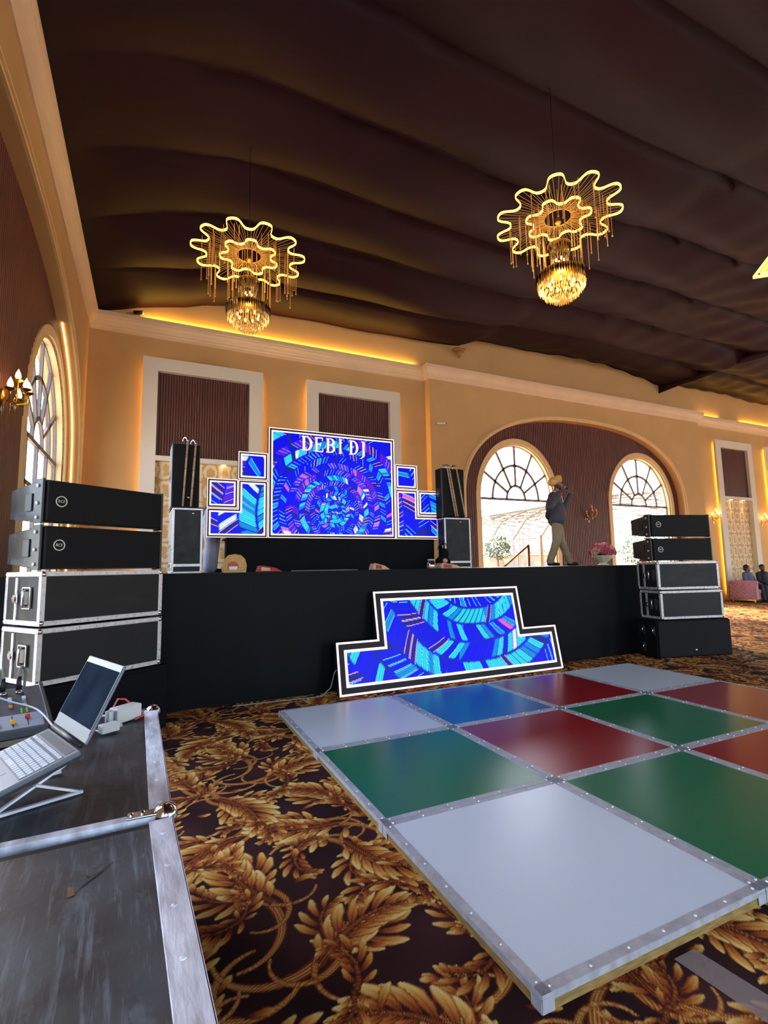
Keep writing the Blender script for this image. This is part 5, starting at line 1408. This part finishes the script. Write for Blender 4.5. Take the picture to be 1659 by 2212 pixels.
    mic = thing('microphone', 'black handheld microphone with silver head held to the mouth of the turbaned man', 'microphone', tuple(Mw @ Vector((.37, .095, 1.515))), math.radians(-27))
    v = Vector((.185, .02, 1.640)) - Vector((.37, .095, 1.515))
    obj('handle', MB().tube([-v * .25, v * .78], [.015, .019], 12), 'black_plastic', mic, True)
    obj('head', MB().sphere(v * .88, .029, 12, 8), 'speaker_grey', mic, True)
speaker_man()

def seated(label, loc, rz, shirt, trousers, lean, head_turn, crossed):
    h0 = Vector((-.02 + lean, 0, 1.16))
    sk = [('c', (0, 0, .54), (-.03 + lean * .6, 0, .90), .135, .135), ('c', (-.04 + lean, .12, .95), (-.04 + lean, -.12, .95), .075, .075)] + chain([(-.04 + lean, 0, .98), (-.02 + lean, 0, 1.10)], [.058, .054])
    hp = head_prims((0, 0, 0)); rot = Matrix.Rotation(head_turn, 3, 'Z')
    for p in hp:
        c = rot @ Vector(p[1]); sk.append(('e', tuple(h0 + c), p[2]))
    lg = [[(.02, .10, .52), (.46, .11, .53), (.50, .11, .09)], [(.02, -.10, .52), (.46, -.11, .53), (.52, -.11, .09)]]
    if crossed: lg[1] = [(.02, -.10, .52), (.45, .04, .60), (.62, .20, .30)]
    for L in lg: sk += chain(L, [.09, .062, .042])
    ar = [[(-.03 + lean, .19, .94), (.08 + lean, .24, .70), (.28, .12, .62)], [(-.03 + lean, -.19, .94), (.06 + lean, -.25, .70), (.26, -.12, .62)]]
    for L in ar: sk += chain(L, [.052, .044, .032]); 
    for L, s in zip(ar, (1, -1)): sk += hand(L[2], (.9, -.2 * s, -.1), (0, 0, 1), .35)
    o = blob('person', sk, .012, 'skin'); tag(o, label, 'person', 'men sitting on the sofa')
    js = [('c', (0, 0, .56), (-.03 + lean * .6, 0, .90), .160, .158), ('c', (-.04 + lean, .13, .95), (-.04 + lean, -.13, .95), .088, .088)]
    for L in ar: js += chain(L, [.070, .060, .046])
    blob('shirt', js, .016, shirt, o)
    ts_ = [('c', (.0, .07, .54), (.0, -.07, .54), .135, .135)]
    for L in lg: ts_ += chain(L, [.105, .078, .062])
    blob('trousers', ts_, .016, trousers, o)
    for L in lg:
        a = Vector(L[2]); blob('shoe', [('c', a + Vector((-.02, 0, -.045)), a + Vector((.17, 0, -.055)), .045, .033)], .012, 'shoe_black', o)
    hr = [('e', tuple(h0 + rot @ Vector((-.025, 0, .055))), (.100, .086, .090)), ('e', tuple(h0 + rot @ Vector((-.06, 0, .0))), (.06, .078, .085))]
    blob('hair', hr, .012, 'hair', o)
    blob('beard', [('e', tuple(h0 + rot @ Vector((.055, 0, -.075))), (.045, .052, .04))], .010, 'hair', o)
    for s in (-1, 1): obj('eye', MB().sphere(tuple(h0 + rot @ Vector((.084, s * .032, .012))), .010, 8, 6), 'eye_dark', o, True)
    o.location = loc; o.rotation_euler = (0, 0, rz)
mat('shirt_blue', srgb(88, 92, 124), .75, var=.1); mat('suit_dark', srgb(36, 34, 44), .75, var=.12)
seated('man in blue shirt on the pink sofa turned towards his neighbour', (18.45, 9.62, .02), -PI / 2, 'shirt_blue', 'suit_dark', .0, .9, False)
seated('man in dark suit with crossed legs on the pink sofa', (19.30, 9.60, .02), -PI / 2 - .35, 'suit_dark', 'suit_dark', .03, -.35, True)

def stage_helper():
    mat('cloth_print', srgb(70, 14, 22), .7, var=.6, scale=38); mat('kurta_lilac', srgb(168, 168, 190), .75, var=.12, scale=6, bump=.3, bscale=14)
    lg = [[(-.02, .10, .90), (.02, .10, .48), (.0, .10, .08)], [(-.02, -.10, .90), (-.02, -.12, .48), (-.05, -.11, .08)]]
    sk = [('c', (0, 0, .92), (.18, 0, 1.16), .13, .13), ('c', (.26, .12, 1.22), (.26, -.12, 1.22), .075, .075)] + chain([(.28, 0, 1.24), (.38, 0, 1.30)], [.06, .055]) + head_prims((.47, 0, 1.34))
    for L in lg: sk += chain(L, [.09, .06, .04])
    ar = [[(.26, .19, 1.20), (.30, .26, .92), (.42, .20, .72)], [(.26, -.19, 1.20), (.26, -.22, .90), (.20, -.16, .62)]]
    for L in ar: sk += chain(L, [.053, .045, .032])
    sk += hand(ar[0][2], (.3, 0, -1), (1, 0, 0), .3) + hand(ar[1][2], (.1, 0, -1), (0, -1, 0), .3)
    o = blob('person', sk, .010, 'skin'); tag(o, 'person bending behind the screens in dark red print and pale lilac trousers', 'person')
    js = [('c', (-.01, 0, .88), (.18, 0, 1.16), .168, .155), ('c', (.26, .13, 1.21), (.26, -.13, 1.21), .088, .088)]
    for L in ar: js += chain(L, [.070, .062, .048])
    blob('printed_shirt', js, .014, 'cloth_print', o)
    tr = [('c', (-.01, .06, .84), (-.01, -.06, .84), .15, .15)]
    for L in lg: tr += chain(L, [.125, .115, .105])
    blob('loose_trousers', tr, .014, 'kurta_lilac', o)
    for L in lg: blob('sandal', [('c', Vector(L[2]) + Vector((-.03, 0, -.045)), Vector(L[2]) + Vector((.15, 0, -.055)), .04, .03)], .010, 'shoe_black', o)
    blob('hair', [('e', (.44, 0, 1.40), (.10, .086, .085)), ('e', (.40, 0, 1.36), (.06, .08, .08))], .010, 'hair', o)
    for s in (-1, 1): obj('eye', MB().sphere((.555, s * .032, 1.352), .010, 8, 6), 'eye_dark', o, True)
    o.location = (-.33, 6.74, STZ + .003); o.rotation_euler = (0, 0, .1)
stage_helper()

# ------------------------------------------------------------------ small things on the stage edge
mat('straw', srgb(196, 150, 92), .75, var=.25, scale=30, stretch=(1, 1, 5), bump=.4, bscale=80)
mat('print_red', srgb(150, 30, 30), .6, var=.2, scale=12); mat('paper_beige', srgb(190, 150, 110), .7, var=.15, scale=14)
tr = thing('straw_tray', 'round-topped woven straw tray with red emblem leaning at the stage edge', 'tray', (-.295, 4.62, STZ + .002), 0, rot=(-.12, 0, 0))
prof = [(-.125, 0), (.125, 0), (.128, .08), (.112, .15), (.07, .195), (0, .208), (-.07, .195), (-.112, .15), (-.128, .08)]
obj('weave', MB().prism(prof, 0, .02, lambda u, v, d: (u, d, v)), 'straw', tr, bevel=.004)
obj('rim', MB().tube([(u, 0, v) for u, v in prof], .008, 8, closed=True), 'straw', tr, True)
for k in range(6): obj('weave_strand', MB().tube([(-.118 + .006 * k, -.003, .03 + .026 * k), (.118 - .006 * k, -.003, .03 + .026 * k)], .004, 6), 'straw', tr, True)
obj('emblem', MB().lathe([(.0, 0), (.062, 0), (.062, .004), (0, .004)], 20, (-.02, -.002, .075), lambda x, y, z: (x, -z, y * .8)), 'print_red', tr)
obj('emblem_jar', MB().prism([(-.06, .03), (.02, .03), (.03, .07), (-.07, .07)], -.010, -.006, lambda u, v, d: (u, d, v)), 'badge_white', tr)
def packet(name, label, cat, loc, rz, sz, m1, m2):
    t = thing(name, label, cat, loc, rz)
    w, d, h = sz
    mb = MB(); mb.hexa([(-w / 2, -d / 2, 0), (w / 2, -d / 2, 0), (w / 2, d / 2, 0), (-w / 2, d / 2, 0)], [(-w / 2 + .02, -d / 2 + .015, h), (w / 2 - .07, -d / 2 + .015, h * .55), (w / 2 - .07, d / 2 - .02, h * .5), (-w / 2 + .02, d / 2 - .015, h)])
    obj('wrapping', mb, m1, t, bevel=.012)
    obj('print', MB().prism([(-w / 2 + .04, h * .18), (0, h * .15), (-.01, h * .62), (-w / 2 + .045, h * .78)], -d / 2 - .001, -d / 2 + .03, lambda u, v, dd: (u, dd, v)), m2, t)
    obj('fold', MB().bar((-w / 2 + .03, -d / 2 + .02, h + .001), (w / 2 - .08, -d / 2 + .02, h * .56), .012, .006), m1, t)
packet('wrapped_packet', 'red and brown wrapped packet lying near the straw tray', 'packet', (.10, 4.62, STZ + .002), .0, (.30, .16, .075), 'print_red', 'paper_beige')
packet('paper_packet', 'brown paper packet on the stage edge below the big screen', 'packet', (1.545, 4.62, STZ + .002), .05, (.26, .15, .085), 'paper_beige', 'print_red')
packet('flat_paper_bag', 'flattened brown paper bag before the right upright case', 'bag', (2.62, 4.64, STZ + .002), -.05, (.34, .2, .075), 'paper_beige', 'print_red')
jr = thing('steel_jar', 'small shiny jar with pale contents on the stage edge', 'jar', (2.325, 4.62, STZ + .002), 0)
obj('glass', MB().lathe([(.0, 0), (.055, 0), (.060, .02), (.060, .085), (.045, .10), (.045, .115), (0, .115)], 18), 'crystal', jr, True)
obj('contents', MB().lathe([(.0, .004), (.05, .004), (.052, .05), (0, .05)], 18), 'paper_beige', jr, True)
obj('lid', MB().lathe([(.05, .115), (.05, .13), (0, .135)], 18), 'aluminium', jr, True)
cb = thing('cable_heap', 'heap of black cloth and cable beside the right upright case', 'cable', (3.13, 5.62, STZ + .002), 0)
rr = random.Random(3)
obj('bundle', MB().sphere((0, 0, .10), (.13, .12, .10), 14, 10).sphere((.04, .02, .22), (.08, .08, .11), 12, 8), 'black_cloth', cb, True)
obj('loop', MB().tube([(-.02 + .09 * math.cos(a), -.04, .30 + .12 * math.sin(a)) for a in [PI * i / 10 for i in range(11)]], .007, 6), 'cable_black', cb, True)
obj('lamp_cap', MB().sphere((-.03, -.12, .12), (.045, .03, .04), 10, 8), 'paper_beige', cb, True)
tag(obj('stage_cable', MB().tube([(.35, 4.55, STZ + .008), (.6, 4.52, STZ + .008), (.75, 4.56, STZ + .008), (.95, 4.50, STZ + .008), (1.2, 4.53, STZ + .008)], .006, 6), 'cable_grey', None, True), 'thin pale cable lying on the stage between the packets', 'cable')

# flower urn
mat('urn_white', srgb(226, 206, 176), .5, var=.06); mat('petal_pink', srgb(214, 110, 124), .6, var=.2, scale=30); mat('petal_pale', srgb(238, 190, 178), .6, var=.12, scale=30); mat('petal_rose', srgb(176, 52, 80), .6, var=.2, scale=30); mat('leaf_green', srgb(66, 84, 44), .6, var=.3, scale=20)
fu = thing('flower_urn', 'white urn of pink roses on the stage between the windows', 'flower urn', (7.33, 6.15, STZ + .002), 0)
u = MB(); n = 40; pr_ = [(.10, 0), (.11, .015), (.06, .03), (.07, .05), (.13, .10), (.19, .17), (.21, .20), (.20, .20), (.0, .18)]
k = 0
for r, z in pr_:
    for j in range(n):
        a = 2 * PI * j / n; q = r * (1 + (.045 * math.cos(10 * a) if z > .05 else 0)); u.v.append((q * math.cos(a), q * math.sin(a), z))
for i in range(len(pr_) - 1):
    for j in range(n): u.f.append((i * n + j, i * n + (j + 1) % n, (i + 1) * n + (j + 1) % n, (i + 1) * n + j))
u.f.append(tuple(reversed(range(n))))
obj('urn', u, 'urn_white', fu, True)
def rose():
    mb = MB(); mb.sphere((0, 0, .004), .020, 8, 6)
    for ring, (cnt, rad, tilt) in enumerate(((5, .024, .35), (7, .036, .8))):
        for i in range(cnt):
            a = 2 * PI * i / cnt + ring * .4; c = Vector((math.cos(a) * rad, math.sin(a) * rad, .012 - .012 * ring)); s = Vector((-math.sin(a), math.cos(a), 0)) * .018; up = Vector((math.cos(a) * math.sin(tilt), math.sin(a) * math.sin(tilt), math.cos(tilt))) * .024
            mb.add([c - s - up * .6, c + s - up * .6, c + s * .8 + up, c + up * 1.25, c - s * .8 + up, c * .9 - up * .2], [(0, 1, 2, 3, 4)])
    return mb
ROSES = []
for m in ('petal_pink', 'petal_pale', 'petal_rose'):
    me = rose().mesh('rose'); me.polygons.foreach_set('use_smooth', [True] * len(me.polygons)); me.materials.append(MATS[m]); ROSES.append(me)
rr = random.Random(9)
for i in range(64):
    a = i * 2.39996; ph = math.acos(1 - (i + .5) / 64 * .86); d = Vector((math.sin(ph) * math.cos(a), math.sin(ph) * math.sin(a), math.cos(ph)))
    link('rose', ROSES[rr.choice((0, 0, 1, 1, 2))], fu, (d.x * .235, d.y * .235, .215 + d.z * .215), d.to_track_quat('Z', 'Y').to_euler(), (1.15, 1.15, 1.15))
lf = MB()
for i in range(60):
    a = rr.uniform(0, 2 * PI); z = rr.uniform(.17, .36); q = rr.uniform(.20, .30); p = Vector((q * math.cos(a), q * math.sin(a), z)); d = Vector((math.cos(a), math.sin(a), rr.uniform(-.5, .4))).normalized(); s = d.cross(Vector((0, 0, 1))).normalized() * .014
    lf.add([p, p + d * .03 + s, p + d * .07, p + d * .03 - s], [(0, 1, 2, 3)])
obj('leaves', lf, 'leaf_green', fu)['kind'] = 'stuff'
obj('moss_core', MB().sphere((0, 0, .275), (.19, .19, .11), 14, 10), 'leaf_green', fu, True)

# brass handrail of the steps behind the stage
hr = thing('handrail', 'slanting brass handrail of the steps behind the stage', 'handrail', (6.60, 8.42, 0), 0)
obj('rail', MB().tube([(-.35, 0, 1.18), (0, 0, 1.42), (.74, 0, 1.92)], .028, 10), 'brass', hr, True)
obj('post', MB().cyl((.745, 0, .0), (.745, 0, 1.94), .030, n=10), 'brass', hr, True)
obj('post', MB().cyl((-.35, 0, .0), (-.35, 0, 1.18), .030, n=10), 'brass', hr, True)

# ------------------------------------------------------------------ tufted sofas by the far niches
mat('velvet_pink', srgb(186, 118, 118), .7, var=.08, scale=6, sheen=.4)
def sofa(label, x0, y0, w):
    t = thing('tufted_sofa', label, 'sofa', (x0, y0, 0), 0, 'pink tufted sofas'); d = .92
    def tuft(name, u0, u1, v0, v1, ax, nx, nz):
        mb = MB(); U, Vv = nx * 8, nz * 8; vs, fs = [], []
        for i in range(U + 1):
            for j in range(Vv + 1):
                a, b = i / U * nx * PI, j / Vv * nz * PI
                h = .035 * (abs(math.sin((a + b) / 2 * 1.0)) * abs(math.sin((a - b) / 2))) ** .5
                vs.append(ax(u0 + (u1 - u0) * i / U, v0 + (v1 - v0) * j / Vv, h))
        for i in range(U):
            for j in range(Vv): q = i * (Vv + 1) + j; fs.append((q, q + 1, q + Vv + 2, q + Vv + 1))
        mb.add(vs, fs); obj(name, mb, 'velvet_pink', t, True)
    obj('base', MB().box(.02, w - .02, .03, d - .02, .10, .30), 'velvet_pink', t, bevel=.02)
    obj('seat_cushion', MB().box(.20, w - .20, .0, d - .25, .30, .45), 'velvet_pink', t, bevel=.04, seg=3)
    obj('back', MB().box(.02, w - .02, d - .24, d - .03, .28, .76), 'velvet_pink', t, bevel=.05, seg=3)
    for x in (0, w - .20): obj('arm', MB().box(x + .02, x + .20, .0, d - .03, .10, .70), 'velvet_pink', t, bevel=.03, seg=3)
    for x in (.11, w - .09): obj('arm_roll', MB().cyl((x, -.005, .68), (x, d - .03, .68), .075, n=16), 'velvet_pink', t, True)
    tuft('tufted_side', .02, d - .06, .12, .66, lambda u, v, h: (.02 - h, u, v), 9, 7)
    tuft('tufted_back', .22, w - .22, .46, .74, lambda u, v, h: (u, d - .24 - h, v), 14, 4)
    obj('plinth', MB().box(.03, w - .03, .04, d - .03, .055, .10), 'gold', t)
    for x in (.08, w - .08):
        for y in (.09, d - .09): obj('leg', MB().cyl((x, y, 0), (x, y, .06), .025, n=10), 'gold', t)
sofa('pink tufted sofa with two men below the tall damask niche', 17.95, 9.14, 2.3)
sofa('pink tufted sofa cut by the right edge of the picture', 20.75, 9.14, 2.3)

# ------------------------------------------------------------------ outside
mat('ground_pale', srgb(206, 198, 184), .9, var=.06, scale=.6); mat('metal_pale', srgb(72, 68, 50), .6); mat('roof_slate', srgb(74, 76, 84), .7, var=.12); mat('render_pale', srgb(150, 122, 92), .8, var=.05); mat('tree_leaf', srgb(52, 74, 34), .8, var=.35, scale=8); mat('trunk_brown', srgb(90, 70, 54), .9)
g = struct('ground', MB().box(-160, 180, -160, 200, -.25, -.12), 'ground_pale', 'pale paved ground outside the hall')
struct('foundation', MB().box(-3.1, XR + .35, YR - .35, YB + .35, -.12, -.006), 'ground_pale', 'base slab of the hall')
pg = thing('garden_pergola', 'white metal lattice pergola arching outside the stage windows', 'pergola', (18.2, 21.2, -.12), 0)
lat = MB(); WP, LP = 7.0, 9.0
def pz(u): return 2.5 + 1.9 * math.sqrt(max(0, 1 - (u / WP) ** 2))
for i in range(13):
    v = -LP + 2 * LP * i / 12; lat.tube([(-WP + 2 * WP * k / 20, v, pz(-WP + 2 * WP * k / 20)) for k in range(21)], .035, 5)
for k in range(15):
    uu = -WP + 2 * WP * k / 14; lat.bar((uu, -LP, pz(uu)), (uu, LP, pz(uu)), .05)
for k in range(18):
    v0 = -LP + LP * 2 * k / 18; lat.bar((-WP * .95, v0, pz(WP * .95)), (-WP * .5, v0 + 1.4, pz(WP * .5)), .03); lat.bar((-WP * .5, v0, pz(WP * .5)), (-WP * .95, v0 + 1.4, pz(WP * .95)), .03)
obj('lattice_roof', lat, 'metal_pale', pg)['kind'] = 'stuff'
for u in (-WP, WP):
    for v in (-LP, -LP / 3, LP / 3, LP): obj('post', MB().cyl((u, v, 0), (u, v, 2.6), .06, n=10), 'metal_pale', pg, True)
ho = thing('garden_pavilion', 'low pale pavilion with grey hipped roof seen through the stage window', 'building', (29.9, 36.0, -.12), -.12)
obj('wall', MB().box(-2.3, 2.3, -2, 2, 0, 2.45), 'render_pale', ho)
obj('roof', MB().hexa([(-2.7, -2.5, 2.45), (2.7, -2.5, 2.45), (2.7, 2.5, 2.45), (-2.7, 2.5, 2.45)], [(-1.3, -.1, 3.55), (1.3, -.1, 3.55), (1.3, .1, 3.55), (-1.3, .1, 3.55)]), 'roof_slate', ho)
for x in (-1.7, 0, 1.7):
    w_ = obj('window', MB().box(x - .45, x + .45, -2.04, -1.98, .9, 1.9), 'frame_dark', ho); obj('pane', MB().box(x - .38, x + .38, -2.06, -2.03, .97, 1.83), 'window_glass', w_)
obj('wall_side', MB().box(-4.5, -2.3, -1.4, 1.4, 0, 1.95), 'render_pale', ho)
tw = thing('lattice_mast', 'slim pink lattice mast outside the stage window', 'mast', (16.95, 20.0, -.12), .3)
mat('mast_pink', srgb(140, 92, 92), .6)
for x, y in ((-.3, -.3), (.3, -.3), (.3, .3), (-.3, .3)): obj('leg', MB().cyl((x, y, 0), (x, y, 3.6), .03, n=6), 'mast_pink', tw)
for k in range(6):
    for (xa, ya, xb, yb) in ((-.3, -.3, .3, -.3), (.3, -.3, .3, .3)): obj('brace', MB().bar((xa, ya, .6 * k), (xb, yb, .6 * k + .6), .03), 'mast_pink', tw)
def tree(label, loc, h, r, seed):
    t = thing('garden_tree', label, 'tree', loc, 0, 'trees outside the windows'); q = random.Random(seed)
    obj('trunk', MB().tube([(0, 0, 0), (.05, .02, h * .3), (0, 0, h * .6)], [.09, .07, .05], 8), 'trunk_brown', t, True)
    mb = MB()
    for i in range(900):
        d = Vector((q.gauss(0, 1), q.gauss(0, 1), q.gauss(0, .75))).normalized() * r * q.uniform(.55, 1.0); p = Vector((0, 0, h * .72)) + d
        a = Vector((q.gauss(0, 1), q.gauss(0, 1), q.gauss(0, 1))).normalized(); b = a.orthogonal().normalized() * .07; a *= .13
        mb.add([p, p + a * .5 + b, p + a, p + a * .5 - b], [(0, 1, 2, 3)])
    obj('crown', mb, 'tree_leaf', t)['kind'] = 'stuff'
tree('small leafy tree seen low through the window behind the turbaned man', (15.55, 20.3, -.12), 3.5, .75, 1)
tree('slender leafy tree outside the window beside the speaker stack', (23.2, 17.6, -.12), 3.2, 1.2, 2)
tree('bushy tree farther off outside the window beside the speaker stack', (28.5, 21.0, -.12), 3.8, 1.5, 3)
for lab, x, y in (('tall lamp post outside the stage window, nearer the mast', 17.0, 24.0), ('tall lamp post outside the stage window, behind the turbaned man', 24.6, 24.6)):
    lp = thing('lamp_post', lab, 'lamp post', (x, y, -.12), 0, 'lamp posts in the garden')
    obj('pole', MB().cyl((0, 0, 0), (0, 0, 4.1), .04, n=8), 'metal_pale', lp, True)
    obj('lantern', MB().cbox((.1, 0, 4.2), (.7, .2, .16)), 'frame_dark', lp)
    obj('arm', MB().bar((0, 0, 4.0), (.35, 0, 4.12), .04), 'metal_pale', lp)
